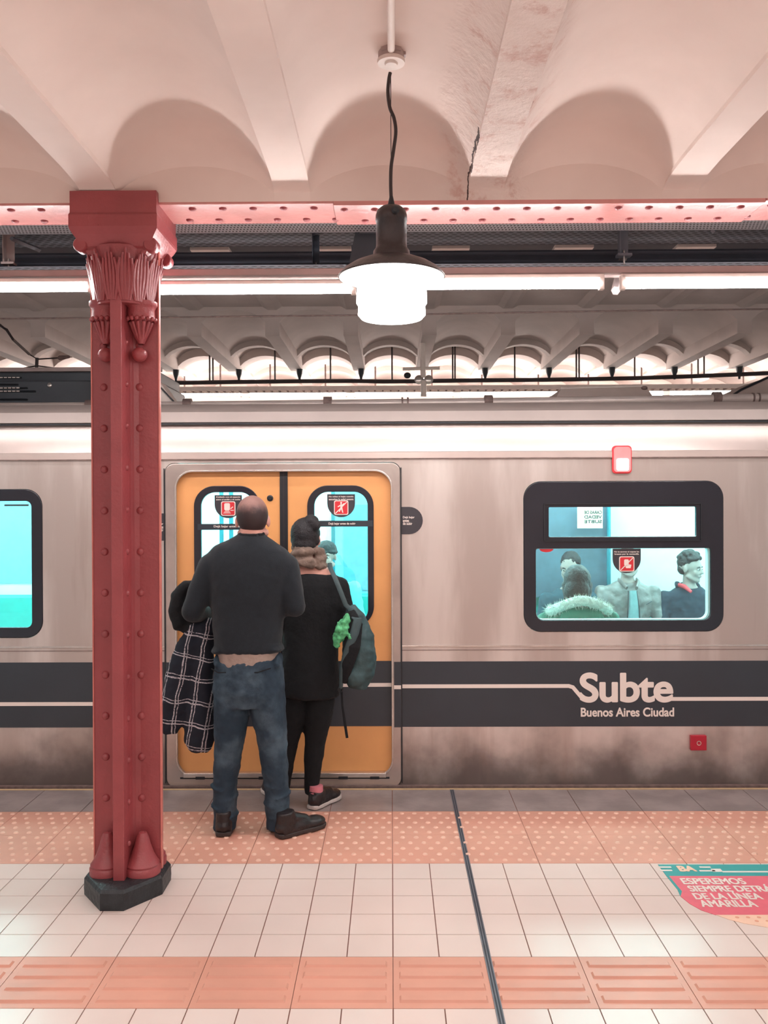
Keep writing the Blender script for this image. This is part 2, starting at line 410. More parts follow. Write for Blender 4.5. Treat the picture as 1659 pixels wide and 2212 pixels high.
def text(name, s, x0, x1, z0, z1, y, m, parent=None, bold=0.0, plane='XZ', depth=0.0015, mirror=False, shear=0.0, spacing=1.0, fat=0.0):
    cu = bpy.data.curves.new(name, 'FONT'); cu.body = s; cu.size = 1.0; cu.extrude = 0.02; cu.offset = bold; cu.shear = shear
    cu.align_x = 'LEFT'; cu.space_character = spacing
    o = bpy.data.objects.new(name, cu); COL.objects.link(o)
    dg = bpy.context.evaluated_depsgraph_get(); dg.update()
    me = bpy.data.meshes.new_from_object(o.evaluated_get(dg)); bpy.data.objects.remove(o); bpy.data.curves.remove(cu)
    xs = [v.co.x for v in me.vertices]; ys = [v.co.y for v in me.vertices]
    a, b_ = min(xs), max(xs); c, d = min(ys), max(ys)
    for v in me.vertices:
        u = (v.co.x - a) / (b_ - a); w = (v.co.y - c) / (d - c); t_ = v.co.z / 0.02
        if mirror: u = 1 - u
        X = x0 + (x1 - x0) * u; Z = z0 + (z1 - z0) * w
        v.co = (X, y - depth * t_ / 2, Z) if plane == 'XZ' else (X, Z, y + depth * t_ / 2)
    if fat:
        b = bmesh.new(); src = me.copy()
        for i_, (dx_, dz_) in enumerate(((-fat, 0), (fat, 0), (0, -fat), (0, fat), (-fat*.7, -fat*.7), (fat*.7, fat*.7), (-fat*.7, fat*.7), (fat*.7, -fat*.7), (0, 0))):
            n0 = len(b.verts); b.from_mesh(src); b.verts.ensure_lookup_table()
            for v in b.verts[n0:]:
                if plane == 'XZ': v.co.y -= i_*6e-5
                else: v.co.z += i_*6e-5
                v.co.x += dx_; (setattr(v.co, 'z', v.co.z + dz_) if plane == 'XZ' else setattr(v.co, 'y', v.co.y + dz_))
        b.to_mesh(me); b.free()
    return link(name, me, m, parent)

def clone(o, parent=None, off=(0, 0, 0)):
    c = o.copy(); COL.objects.link(c); c.parent = parent
    if parent is not None and off != (0, 0, 0): c.location = c.location + Vector(off)
    return c
def clone_tree(o, loc, label=None):
    r = o.copy(); COL.objects.link(r); r.location = loc
    if label: r['label'] = label
    for ch in o.children:
        c = ch.copy(); COL.objects.link(c); c.parent = r
        for g in ch.children:
            d = g.copy(); COL.objects.link(d); d.parent = c
    return r

# ================================================================== FLOOR
T = 0.349
Y_BAR0, Y_BAR1, Y_DOT0, Y_DOT1, Y_EDGE = 2.971, 3.313, 4.184, 4.901, 5.275
XL, XR = -20, 20        # tile columns, in half tiles counted from the joint under the camera
floor = MB().box(XL*T/2, XR*T/2, -3.6, Y_EDGE, -0.30, -0.004).build('floor', 'grout'); props(floor, kind='structure')
G = 0.0022
def slabs(name, m, rows, w, parent, bev=0.0015):
    b = MB(); n = int((XR - XL) * T / 2 / w + 0.5)
    for (a, c) in rows:
        for k in range(n):
            x = XL*T/2 + k*w
            b.box(x+G, x+w-G, a+G, c-G, -0.02, 0.0, 0.0)
    return b.build(name, m, parent)
half = T/2
rows = [(Y_BAR1 + i*(Y_DOT0-Y_BAR1)/5, Y_BAR1 + (i+1)*(Y_DOT0-Y_BAR1)/5) for i in range(5)]
slabs('white_tile_field', 'tile', rows, half, floor)
rows = []; y = Y_BAR0
while y > -3.4: rows.append((y-half, y)); y -= half
slabs('white_tile_field', 'tile', rows, half, floor)
slabs('edge_slab', 'grey_slab', [(Y_DOT1, Y_EDGE)], T, floor)
# dotted warning paving
b = MB(); n = int((XR-XL)/2)
for (a, c) in ((Y_DOT0, 4.548), (4.548, Y_DOT1)):
    for k in range(n): x = XL*T/2 + k*T; b.box(x+G*.6, x+T-G*.6, a+G*.4, c-G*.4, -0.02, 0.0)
b.build('dotted_paving', 'tactile', floor); DM = MB()
for (a, c) in ((Y_DOT0, 4.548), (4.548, Y_DOT1)):
    dy = (c-a)/5
    for r in range(5):
        for k in range(n*5):
            b = DM
            x = XL*T/2 + (k + (0.28 if r % 2 else 0.74))*T/5; yy = a + (r+0.5)*dy
            if abs(x) > 3.0: continue
            q = [b.b.verts.new((x+rr*math.cos(PI*j/5), yy+rr*math.sin(PI*j/5), z)) for rr, z in ((0.0140, 0.0), (0.0095, 0.0050)) for j in range(10)]
            for j in range(10): b.b.faces.new((q[j], q[(j+1) % 10], q[10+(j+1) % 10], q[10+j]))
            b.b.faces.new(q[10:])
DM.build('paving_domes', 'dome', floor)
# barred guide paving
b = MB()
for k in range(n):
    x = XL*T/2 + k*T; b.box(x+G*.6, x+T-G*.6, Y_BAR0+G*.5, Y_BAR1-G*.5, -0.02, 0.0)
    if abs(x) > 3.2: continue
    for j in range(4):
        yc = Y_BAR0 + (0.16 + 0.226*j)*(Y_BAR1-Y_BAR0)
        b.b.verts.ensure_lookup_table()
        x0, x1, y0, y1 = x+0.022, x+T-0.022, yc-0.020, yc+0.020
        lo = [b.b.verts.new(p) for p in ((x0, y0, 0), (x1, y0, 0), (x1, y1, 0), (x0, y1, 0))]
        hi = [b.b.verts.new(p) for p in ((x0+.006, y0+.005, .007), (x1-.006, y0+.005, .007), (x1-.006, y1-.006, .007), (x0+.006, y1-.006, .007))]
        for i in range(4): b.b.faces.new((lo[i], lo[(i+1) % 4], hi[(i+1) % 4], hi[i]))
        b.b.faces.new(hi)
b.build('barred_paving', 'tactile', floor)
# metal expansion joint
b = MB(); xj = 0.357
b.box(xj-.0125, xj+.0125, -3.4, Y_EDGE, -0.01, 0.0012); b.build('joint_seal', 'dark_steel', floor)
b = MB()
for s in (-1, 1): b.box(xj+s*.0105-.002, xj+s*.0105+.002, -3.4, Y_EDGE, -0.01, 0.0030)
b.box(xj-.0018, xj+.0018, -3.4, Y_EDGE, -0.01, 0.0028)
b.build('joint_rail', 'mid_steel', floor)
MB().box(XL*T/2, XR*T/2, Y_EDGE, Y_EDGE+0.022, -0.12, 0.002).build('edge_strip', 'sill', floor)

# floor notice sticker
def F2(px, py): p = fl(px, py); return (p.x, p.y)
nx0 = F2(1421, 1868)[0]
tl = (nx0, F2(1421, 1868)[1]); cxs = 1.98
stick = empty('floor_notice', (1.95, 3.9, 0), 'teal and pink floor sticker with white capital lettering, by the dotted paving', 'sticker')
R_ = 0.0025
plate('teal_band', [[tl, (2.70, tl[1]), (2.70, F2(1500, 1893)[1]), (nx0, F2(1500, 1893)[1])]], 0.0004, 0.0016, 'teal_sign', stick, 'XY')
yb = F2(1500, 1893)[1]
low_ = [F2(1470, 1937), F2(1490, 1953), F2(1515, 1967), F2(1545, 1977)]
pk = [(nx0+0.012, yb), (nx0+0.018, F2(1470, 1937)[1]+0.05)] + low_ + [(2.45, F2(1545, 1977)[1]), (2.68, 3.85), (2.70, yb)]
plate('pink_panel', [pk], 0.0004, 0.0016, 'pink_sign', stick, 'XY')
plate('teal_edge', [[(nx0, yb), (nx0+0.012, yb), (nx0+0.018, F2(1470, 1937)[1]+0.05), F2(1470, 1937), (nx0+0.004, F2(1455, 1922)[1])]], 0.0004, 0.0016, 'teal_sign', stick, 'XY')
yc_ = F2(1545, 1977)[1]
cr_ = [F2(1547, 1977), F2(1575, 1987), F2(1610, 1996), F2(1659, 2004), (1.75, 3.53), (2.0, 3.52), (2.25, 3.56), (2.45, yc_)]
plate('cream_panel', [cr_], 0.0004, 0.0016, 'cream_sign', stick, 'XY')
b = MB()
for r in range(3):
    for k in range(20):
        x = 1.42 + k*0.045 + (r % 2)*0.0225; yy = yc_ - 0.022 - r*0.032
        if 1.38 + r*0.06 + .03 < x < 2.3: b.lathe([(0.0001, .002), (0.0085, .002), (0.0085, .0016)], (x, yy, 0), 10)
b.build('cream_dots', 'dot_sign', stick)
for s, xa, xb, ya, yb_ in (('ESPEREMOS', 1473, 1608, 1898.5, 1911), ('SIEMPRE DETRÁS', 1487, 1676, 1911.6, 1927), ('DE LA LÍNEA', 1498, 1642, 1927.6, 1943.5), ('AMARILLA', 1513, 1632, 1946, 1960)):
    pm = (ya+yb_)/2; X0 = F2(xa, pm)[0]; X1 = F2(xb, pm)[0]
    text('lettering', s, X0, X1, F2(1550, yb_)[1], F2(1550, ya)[1], 0.0024, 'letter', stick, 0.0, 'XY', 0.0004, fat=.0022)
for (pa, pb, yy) in ((1423, 1450, 1874), (1425, 1452, 1881), (1511, 1535, 1874), (1511, 1545, 1882), (1560, 1700, 1884)):
    a = F2(pa, yy); c = F2(pb, yy); MB().box(a[0], c[0], a[1]-.007, a[1]+.007, 0.0016, 0.0024).build('white_line', 'letter', stick)
text('city_mark', 'BA', F2(1466, 1877)[0], F2(1500, 1877)[0], F2(1480, 1883)[1], F2(1480, 1872)[1], 0.0024, 'cream_sign', stick, 0.0, 'XY', 0.0004, fat=.004)
MB().box(*(F2(1535, 1878)[0], F2(1560, 1882)[0]), F2(1535, 1880)[1]-.022, F2(1535, 1880)[1]+.012, 0.0016, 0.0024, mtx=None).build('white_line', 'letter', stick)

# ================================================================== CEILINGS
RS, RC0, RW = 0.833, 0.4125, 0.077
def bay(x):
    """0 on a rib, arch height 0..1 between ribs"""
    u = ((x - RC0) / RS) % 1.0; d = min(u, 1-u) * RS
    if d <= RW: return None
    w = (RS/2 - d) / (RS/2 - RW)      # 0 at crown, 1 at the rib
    R = 1.12
    return (math.sqrt(R*R - w*w) - math.sqrt(R*R-1)) / (R - math.sqrt(R*R-1))
def xsamples(k0, k1, n=14):
    X = []
    for k in range(k0, k1):
        c = RC0 + k*RS; X += [(c-RW, True), (c+RW, True)]
        X.append((c+RW+1e-4, False))
        for i in range(1, n): X.append((c+RW+(RS-2*RW)*i/n, False))
        X.append((c+RS-RW-1e-4, False))
    return X
def vault(name, X, ys, zf, m, parent=None):
    b = bmesh.new(); grid = [[b.verts.new((x, yy, zf(x, rib, j))) for (x, rib) in X] for j, yy in enumerate(ys)]
    for j in range(len(ys)-1):
        for i in range(len(X)-1): b.faces.new((grid[j][i], grid[j+1][i], grid[j+1][i+1], grid[j][i+1]))
    for f in b.faces: f.smooth = True
    me = bpy.data.meshes.new(name); b.to_mesh(me); b.free(); o = link(name, me, m, parent); sharp(o, 28); return o
Xn = xsamples(-8, 8)
YG = 3.80
ysn = [-3.6, 0, 2.0, 3.0, 3.45] + [3.50 + 0.28*i/8 for i in range(9)] + [YG-.015, YG]
def z_near(x, rib, j):
    a = 0 if rib else bay(x); a = 0 if a is None else a
    z0 = 3.083 + (0 if rib else 0.02 + 0.175*a); z1 = 3.056 + 0.116*a
    yy = ysn[j]
    if yy <= 3.5: return z0
    if yy <= 3.781:
        t_ = (yy-3.5)/0.28; return z1 + (z0-z1)*math.sqrt(max(0, 1-t_*t_))
    if yy < YG: return z1 - 0.004
    return 3.02
ceil = vault('ceiling', Xn, ysn, z_near, 'ceiling'); props(ceil, kind='structure')
MB().box(-6.5, 6.5, -3.6, 4.06, 3.34, 3.5).build('roof_slab', 'concrete', ceil)
# wall behind the camera
wb = MB().box(-6.5, 6.5, -3.75, -3.6, 0, 3.4).build('wall_front', 'plaster'); props(wb, kind='structure')

# far ceiling over the tracks
Xf = xsamples(-14, 15, 12)
YF = 9.34
ysf = [5.6, YF, YF, 11.05, 11.06, 11.20, 11.21, 11.75, 11.75, 12.05, 12.05, 12.9, 12.9, 13.9]
#          0    1   2    3      4      5      6      7     8      9      10    11    12    13
zdrop = {2: (3.52, 0), 3: (3.52, 0), 4: (3.52, .065), 5: (3.52, .065), 6: (3.52, -.03), 7: (3.52, -.03), 8: (3.60, .075), 9: (3.60, .075), 10: (3.60, .03), 11: (3.60, .03), 12: (3.55, .10), 13: (3.55, .10)}
def z_far(x, rib, j):
    if j < 2: return 3.83
    zr, dr = zdrop[j]
    if rib: return zr
    return 3.665 - dr + 0.135*bay(x)
fc = vault('ceiling.001', Xf, ysf, z_far, 'concrete'); props(fc, kind='structure')
wf = MB().box(-12, 12, 13.9, 14.1, -1.0, 4.0).build('wall_back', 'plaster'); props(wf, kind='structure')
MB().box(-12, 12, 13.86, 13.9, 2.99, 3.12).build('red_band', mat('wall_red_band', rgb(205, 120, 115), 0.5), wf)
# light strips on the near slab that run back as shallow haunches
b = MB()
for k in range(-9, 10):
    c = RC0 + k*RS
    b.poly([(c-RW-.03, 3.83), (c-RW+.03, 3.795), (c+RW-.03, 3.795), (c+RW+.03, 3.83)], 5.6, YF-.002)
b.build('shallow_rib', 'concrete', fc)
b = MB()
tr = MB().box(-12, 12, Y_EDGE+.03, 13.9, -1.15, -1.0).build('floor.001', 'dark_steel'); props(tr, kind='structure')

# ================================================================== GIRDER AND COLUMN
gd = empty('riveted_girder', (0, 3.93, 3.02), 'long red riveted steel girder running over the column under the plaster ceiling', 'girder')
GY0, GY1, GZ = 3.80, 4.065, 3.016
MB().box(-6.5, -0.245, GY0, GY1, GZ-.006, GZ+.012, .003).build('flange_plate', 'red_girder', gd)
MB().box(-0.245, 1.615, GY0, GY1, GZ-.014, GZ+.012, .003).build('flange_plate', 'red_girder', gd)
MB().box(1.62, 6.5, GY0, GY1, GZ-.006, GZ+.012, .003).build('flange_plate', 'red_girder', gd)
MB().box(-6.5, 6.5, 3.90, 3.96, GZ, 3.33).build('web_plate', 'dark_steel', gd)
def rivet_mesh(r=0.0175, h=0.011):
    b = bmesh.new(); prof = [(r, 0), (r*.9, h*.5), (r*.6, h*.88), (0.0001, h)]
    mbb = MB(); mbb.b.free(); mbb.b = b; mbb.lathe(prof, (0, 0, 0), 14)
    bmesh.ops.recalc_face_normals(b, faces=b.faces)
    me = bpy.data.meshes.new('rivet'); b.to_mesh(me); b.free(); me.materials.append(M['red_paint'])
    for p in me.polygons: p.use_smooth = True
    return me
RIV = rivet_mesh(); RIVS = rivet_mesh(0.013, 0.009)
def rivet(loc, rot, parent, me=RIV):
    o = bpy.data.objects.new('rivet', me); COL.objects.link(o); o.location = loc; o.rotation_euler = rot; setparent(o, parent); return o
for k in range(-17, 18):
    for r in range(2):
        x = k*0.133 + (0.066 if r == 0 else 0.02); yy = GY0+0.055 if r == 0 else GY0+0.205
        if -1.40 < x < -0.98 or abs(x) > 2.25: continue
        zz = GZ-.014 if -0.245 < x < 1.615 else GZ-.006
        rivet((x, yy, zz+.0005), (PI, 0, 0), gd)

cx, cy = -1.185, 3.93
colm = empty('iron_column', (cx, cy, 0), 'red riveted cast iron column with leafy capital on a black base', 'column')
# cruciform shaft
b = MB(); HW = 0.151
b.box(cx-HW, cx+HW, cy-.008, cy+.008, .06, 2.85, .002)
b.box(cx-.0245, cx+.0245, cy-.145, cy+.145, .06, 2.85, .003)
b.build('shaft', 'red_paint', colm)
b = MB()
for s in (-1, 1): 
    for q in (-1, 1):
        # fillets of the rolled angles, and the raised edge along each wing
        b.poly([(cx+s*.0245, cy+q*.008), (cx+s*.060, cy+q*.008), (cx+s*.040, cy+q*.018), (cx+s*.030, cy+q*.034), (cx+s*.0245, cy+q*.060)], .06, 2.85, 'XY')
b.build('angle_fillet', 'red_paint', colm)
b = MB(); b.box(cx-HW-.003, cx-HW+.004, cy-.012, cy+.012, .06, 2.85, .002); b.box(cx+HW-.004, cx+HW+.003, cy-.012, cy+.012, .06, 2.85, .002)
b.build('wing_edge', mat('red_paint_light', rgb(205, 120, 112), 0.35), colm)
zr0 = at(300, 1810, cy).z; zr1 = at(300, 748, cy).z; nr = 12
for i in range(nr+1):
    z = zr0 + (zr1-zr0)*i/nr
    rivet((at(228, 1300, cy).x, cy-.008, z), (PI/2, 0, 0), colm)
    rivet((at(305, 1300, cy).x, cy-.008, z), (PI/2, 0, 0), colm)
    rivet((cx+.0245, cy-.075, z+.004), (0, PI/2, 0), colm, RIVS)
# foot bells in the angles
for s in (-1, 1):
    b = MB(); prof = [(.078, 0.0), (.078, .030), (.072, .038), (.074, .046), (.066, .056), (.050, .085), (.036, .125), (.027, .160), (.018, .180), (.001, .186)]
    b.lathe(prof, (cx+s*.078, cy-.050, .082), 28); b.build('foot_bell', 'red_paint', colm, True)
    b = MB(); b.lathe(prof, (cx+s*.078, cy+.050, .082), 28); b.build('foot_bell', 'red_paint', colm, True)
# capital: small corbel + ball, ring, leafy bell
for s in (-1, 1):
    zt = at(290, 690, cy-.06).z
    b = MB(); b.ell((cx+s*.075, cy-.045, at(290, 770, cy).z), (.034, .034, .032)); b.build('ball_drop', 'red_paint', colm, True)
    b = MB(); c0 = (cx+s*.078, cy-.030, 0)
    z_ = [at(290, q, cy-.05).z for q in (742, 730, 697, 692, 688, 668, 663, 659, 652)]
    pr = list(zip((.014, .024, .040, .046, .062, .060, .066, .072, .072), z_))
    b.lathe(pr, c0, 40); b.build('corbel', 'red_paint', colm, True)
    b = MB()
    for k in range(16):
        a = 2*PI*k/16; b.ell((c0[0]+.062*math.cos(a), c0[1]+.062*math.sin(a), z_[3]+.004), (.010, .010, .010), seg=8)
    for k in range(12):
        a = 2*PI*k/12; b.caps((c0[0]+.020*math.cos(a), c0[1]+.020*math.sin(a), z_[1]), .005, (c0[0]+.046*math.cos(a), c0[1]+.046*math.sin(a), z_[3]-.012), .008, 8)
    b.build('corbel_beading', 'red_paint', colm, True)
za, zb_ = at(270, 652, cy-.1).z, at(270, 540, cy-.1).z
b = MB(); P = []; Rr = []
for i in range(9):
    t_ = i/8; P.append((cx, cy, za-.01+(zb_-za+.02)*t_)); Rr.append((.128+.022*t_**2, .142+.022*t_**2))
b.sweep(P, Rr, 40); b.build('capital_bell', 'red_paint', colm, True)
# acanthus leaves curling round the bell
b = MB()
for k in range(14):
    a = 2*PI*k/14 + 0.1; ca, sa = math.cos(a), math.sin(a)
    for j in range(-2, 3):
        aa = a + j*0.075; q = []; rr = []
        for i in range(7):
            t_ = i/6; flare = .010 + .004*math.sin(t_*PI) + .020*t_**3
            R1 = .124+.022*t_**2+flare*.55; R2 = .138+.022*t_**2+flare*.55
            an = a + j*(.06+.05*math.sin(t_*PI*.9)); q.append((cx+R1*math.cos(an), cy+R2*math.sin(an), za+(zb_-za)*(t_*(0.97-.10*abs(j))))); rr.append(.0035+.007*math.sin(PI*min(1, t_*.8+.15)))
        b.sweep(q, rr, 6)
b.build('acanthus_leaves', 'red_paint', colm, True)
# volutes under the abacus
for (sx, sy) in ((-1, -1), (1, -1), (-1, 1), (1, 1)):
    b = MB(); xv, yv, zv = cx+sx*.152, cy+sy*.12, zb_+.012
    pr = [(0.0001, -.03), (.026, -.03), (.030, -.025), (.030, .025), (.026, .03), (.0001, .03)]
    b.lathe(pr, (0, 0, 0), 24)
    bmesh.ops.transform(b.b, matrix=Matrix.Translation((xv, yv, zv)) @ Matrix.Rotation(PI/2, 4, 'X'), verts=b.b.verts)
    b.build('volute', 'red_paint', colm, True)
# abacus: stacked square mouldings
z0 = at(240, 542, 3.76).z; z3 = at(240, 408, 3.74).z
H = z3 - z0
lev = [(.110, .105, -.005), (.125, .12, .00), (.134, .128, .014), (.134, .128, .022), (.147, .14, .030), (.152, .145, .040), (.176, .165, .075), (.188, .172, .095), (.190, .176, .105), (.190, .176, .155), (.186, .170, .165), (.186, .170, H)]
b = MB(); prev = None
for (hx, hy, zz) in lev:
    ring = [b.b.verts.new((cx+sx*hx, cy+sy*hy, z0+zz)) for sx, sy in ((-1, -1), (1, -1), (1, 1), (-1, 1))]
    if prev:
        for i in range(4): b.b.faces.new((prev[i], prev[(i+1) % 4], ring[(i+1) % 4], ring[i]))
    else: b.b.faces.new(list(reversed(ring)))
    prev = ring
b.b.faces.new(prev); b.build('abacus', 'red_paint', colm)
# black octagonal base
b = MB()
oc = [(-.05, -.235), (.05, -.235), (.172, -.075), (.172, .075), (.05, .235), (-.05, .235), (-.172, .075), (-.172, -.075)]
lv = [(1.0, 0), (1.01, .03), (1.0, .072), (.95, .084), (.80, .088)]
prev = None
for s, z in lv:
    ring = [b.b.verts.new((cx+x*s, cy-.005+y_*s, z)) for x, y_ in oc]
    if prev:
        for i in range(8): b.b.faces.new((prev[i], prev[(i+1) % 8], ring[(i+1) % 8], ring[i]))
    prev = ring
b.b.faces.new(prev); b.build('base_block', 'black_base', colm)

# ================================================================== TRAYS, BRACKETS, TUBES BEHIND THE GIRDER
def zat(py, Y, px=845): return at(px, py, Y).z
def yfor(py, z):        # depth at which height z is seen at row py
    d = ray(845, py); return d.y * (z-EYE.z)/d.z
ct = empty('cable_tray', (0, 4.25, 3.06), 'pale perforated metal cable tray just behind the riveted girder', 'cable tray')
b = MB(); y0_, y1_ = 4.10, yfor(501, 3.06)
b.box(-6.5, 6.5, y0_, y1_, 3.06, 3.063); b.build('tray_sheet', 'perf_round', ct)
MB().box(-6.5, 6.5, y1_, y1_+.003, 3.06, 3.11).box(-6.5, 6.5, y0_-.003, y0_, 3.06, 3.11).build('tray_side', 'mid_steel', ct)
ct2 = empty('cable_tray', (0, 4.6, 3.13), 'dark slotted cable tray, deeper and above the pale one', 'cable tray')
MB().box(-6.5, 6.5, yfor(500, 3.13), yfor(530, 3.13), 3.13, 3.133).build('tray_sheet', 'perf_slot', ct2)
MB().box(-6.5, 6.5, yfor(530, 3.13), yfor(530, 3.13)+.003, 3.13, 3.18).build('tray_side', 'dark_steel', ct2)
ct3 = empty('cable_tray', (0, 4.5, 2.93), 'dark slotted cable tray just above the glowing tubes', 'cable tray')
MB().box(-6.5, 6.5, yfor(572, 2.935), yfor(589, 2.935), 2.935, 2.938).build('tray_sheet', 'perf_slot', ct3)
MB().box(-6.5, 6.5, yfor(589, 2.935), yfor(589, 2.935)+.003, 2.935, 2.99).build('tray_side', 'dark_steel', ct3)
sb = empty('steel_beam', (0, 5.0, 3.1), 'dark steel channel beam crossing behind the cable trays', 'beam')
MB().box(-7.5, 7.5, 5.0, 5.01, zat(574, 5.0), zat(551, 5.0)).box(-7.5, 7.5, 4.93, 5.0, zat(552, 5.0)-.004, zat(551, 5.0)+.003).build('web', 'dark_steel', sb)
ds = MB().box(-8, 8, 5.0, 5.75, 3.36, 3.40).box(-8, 8, 4.36, 5.0, 3.42, 3.5).box(-8, 8, 5.74, 5.80, 3.36, 3.88).build('ceiling.002', 'dark_steel'); props(ds, kind='structure')  # dark soffit added so the gaps behind the trays look unlit
# pale plates standing in for patches of light between the dark steel
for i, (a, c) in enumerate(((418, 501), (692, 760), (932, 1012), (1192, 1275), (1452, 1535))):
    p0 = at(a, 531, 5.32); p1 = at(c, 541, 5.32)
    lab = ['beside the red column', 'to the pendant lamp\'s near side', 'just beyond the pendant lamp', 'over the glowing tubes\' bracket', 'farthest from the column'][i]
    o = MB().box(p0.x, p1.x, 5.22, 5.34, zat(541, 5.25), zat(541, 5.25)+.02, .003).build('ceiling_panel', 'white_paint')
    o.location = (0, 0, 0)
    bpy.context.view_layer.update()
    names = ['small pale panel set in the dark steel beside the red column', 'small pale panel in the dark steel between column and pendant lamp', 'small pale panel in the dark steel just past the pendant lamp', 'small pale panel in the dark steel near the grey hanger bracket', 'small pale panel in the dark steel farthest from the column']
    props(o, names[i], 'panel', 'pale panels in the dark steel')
# hangers
def hanger(px, py0, py1, Y, w, lab, mt='mid_steel'):
    x = at(px, py0, Y).x; z1, z0 = zat(py0, Y), zat(py1, Y)
    h = empty('hanger_bracket', (x, Y, z1), lab, 'bracket', 'hanger brackets')
    MB().box(x-w/2, x-w/2+.004, Y-.02, Y+.02, z0, z1+.1).box(x-w/2, x+w/2, Y+.02, Y+.024, z0, z1+.1).build('channel', mt, h)
    MB().box(x-w*.7, x+w*.7, Y-.02, Y+.03, z0-.012, z0).build('foot_plate', mt, h)
    MB().sweep([(x, Y, z0+.02), (x, Y, z0-.05)], .006, 8).build('bolt', 'chrome', h)
    return h
hanger(18, 500, 562, 4.55, .045, 'grey hanger bracket beside the left edge tubes', 'grey_trim')
hanger(682, 515, 575, 4.62, .035, 'dark hanger bracket between column and pendant lamp', 'dark_steel')
hanger(1348, 488, 552, 4.50, .052, 'grey hanger bracket over the gap between the two bright tubes', 'mid_steel')
b = MB(); p0 = at(1205+150, 560, 4.3); b.sweep([at(1330, 628, 4.35), at(1345, 560, 4.95), at(1352, 545, 4.98)], (.022), 6)
o = b.build('diagonal_strut', 'grey_trim'); props(o, 'pale diagonal strut running back above the gap between bright tubes', 'strut')
for (pa, ya, pb, yb2, lab) in ((25, 515, 85, 540, 'dark angled strut at the far side of the hanger beside the left edge'), (1540, 500, 1560, 480, 'short angled bar on the pale tray near the right edge')):
    o = MB().sweep([at(pa, ya, 4.5), at(pb, yb2, 4.75)], .013, 4).build('angle_bar', 'mid_steel'); props(o, lab, 'bar')
bx = empty('junction_box', (at(785, 540, 4.4).x, 4.4, zat(590, 4.4)), 'dark steel box behind the pendant lamp\'s neck', 'box')
p0 = at(755, 500, 4.42); p1 = at(812, 596, 4.42)
MB().poly([(p0.x+.03, p0.z), (p1.x+.06, p0.z), (p1.x+.06, p1.z+.02), (p0.x, p1.z+.02), (p0.x, p1.z+.08)], 4.42, 4.56).build('case', 'ac_grey', bx)
MB().box(p0.x+.05, p1.x+.07, 4.41, 4.42, p0.z-.01, p0.z, ).build('lid_edge', 'mid_steel', bx)

# near row of fluorescent tubes
TY = 4.22
def tubes(px0, px1, py, lab, Y=TY, far=False, r=0.019, grp='fluorescent tubes behind the girder'):
    x0, x1 = at(px0, py, Y).x, at(px1, py, Y).x; z = at((px0+px1)/2, py, Y).z
    f = empty('fluorescent_light', (x0, Y, z), lab, 'light', grp)
    MB().box(x0-.01, x1+.01, Y-.016, Y+.03, z+r+.003, z+r+.024, .004).build('housing', 'white_paint', f)
    for x in (x0, x1): MB().box(x-.012, x+.012, Y-.016, Y+.016, z-r*1.3, z+r+.022, .003).build('lamp_holder', 'white_paint', f)
    MB().sweep([(x0+.01, Y, z), (x1-.01, Y, z)], r, 16, side=(0, 1, 0)).build('tube', 'far_tube' if far else 'tube', f, True)
    if far:
        for x in (x0+.3, x1-.3): MB().sweep([(x, Y, z+r), (x, Y, 3.78)], .012, 6).build('hanger', 'rust', f)
    return f
tubes(-375, 196, 623, 'fluorescent tube crossing from the left edge to the red column')
tubes(206, 764, 627, 'fluorescent tube between the red column and the pendant lamp')
tubes(776, 1299, 615, 'fluorescent tube just past the pendant lamp', r=.022)
tubes(1345, 1900, 612, 'fluorescent tube running out at the right edge', r=.022)
tk = MB().box(-6.5, 6.5, TY+.01, TY+.10, zat(624, TY)+.072, zat(624, TY)+.105, .004).build('lighting_trunking', 'grey_trim')
props(tk, 'long pinkish grey trunking that carries the fluorescent tubes', 'trunking')
# far row
xs_far = (345, 530, 757, 987, 1217, 1440, 1660)
names_f = ['far fluorescent tube by the column', 'far fluorescent tube left of the pendant lamp\'s foot', 'far fluorescent tube beneath the pendant lamp', 'far fluorescent tube past the wheeled insulator', 'far fluorescent tube above the roof unit with sloping ends', 'far fluorescent tube near the right edge']
names_f = ['far fluorescent tube nearest the column over the train roof', 'far fluorescent tube over the orange train doors\' seam', 'far fluorescent tube straight beneath the pendant lamp', 'far fluorescent tube between the wheeled insulator and the sloping roof unit', 'far fluorescent tube above the sloping roof unit', 'far fluorescent tube nearest the right edge']
for i in range(6):
    tubes(xs_far[i]+9, xs_far[i+1]-9, 848, names_f[i], 12.7, True, .050, 'far fluorescent tubes above the train')
for (a, c, lb) in ((-105, 120, 'far fluorescent tube behind the dark roof unit, outermost'), (130, 340, 'far fluorescent tube behind the dark roof unit and column')):
    tubes(a, c, 848, lb, 12.7, True, .050, 'far fluorescent tubes above the train')

# ================================================================== PENDANT LAMP
LY = 3.06; LX = at(846, 620, LY).x
pl = empty('pendant_lamp', (LX, LY, 2.35), 'lit pendant lamp with dark enamel shade and glowing glass on a kinked black cable', 'lamp')
Zp = lambda py: at(845, py, LY).z
mpx = LY/F
def rp(px): return px*mpx
b = MB(); prof = [(.0001, Zp(446)), (rp(10), Zp(444)), (rp(22), Zp(448)), (rp(31), Zp(456)), (rp(34), Zp(466)), (rp(34.5), Zp(478)), (rp(33), Zp(480)), (rp(33), Zp(530)), (rp(34), Zp(536)), (rp(39), Zp(543)), (rp(40), Zp(556)), (rp(46), Zp(560))]
b.lathe(prof, (LX, LY, 0), 40); b.build('lamp_body', 'bronze', pl, True)
b = MB(); zs = Zp(590)
b.lathe([(rp(44), Zp(558)), (rp(60), Zp(562)), (rp(84), Zp(572)), (rp(104), Zp(585)), (rp(115), Zp(597)), (rp(115), Zp(600)), (rp(113), Zp(600))], (LX, LY, 0), 56); b.build('lamp_shade', 'bronze', pl, True)
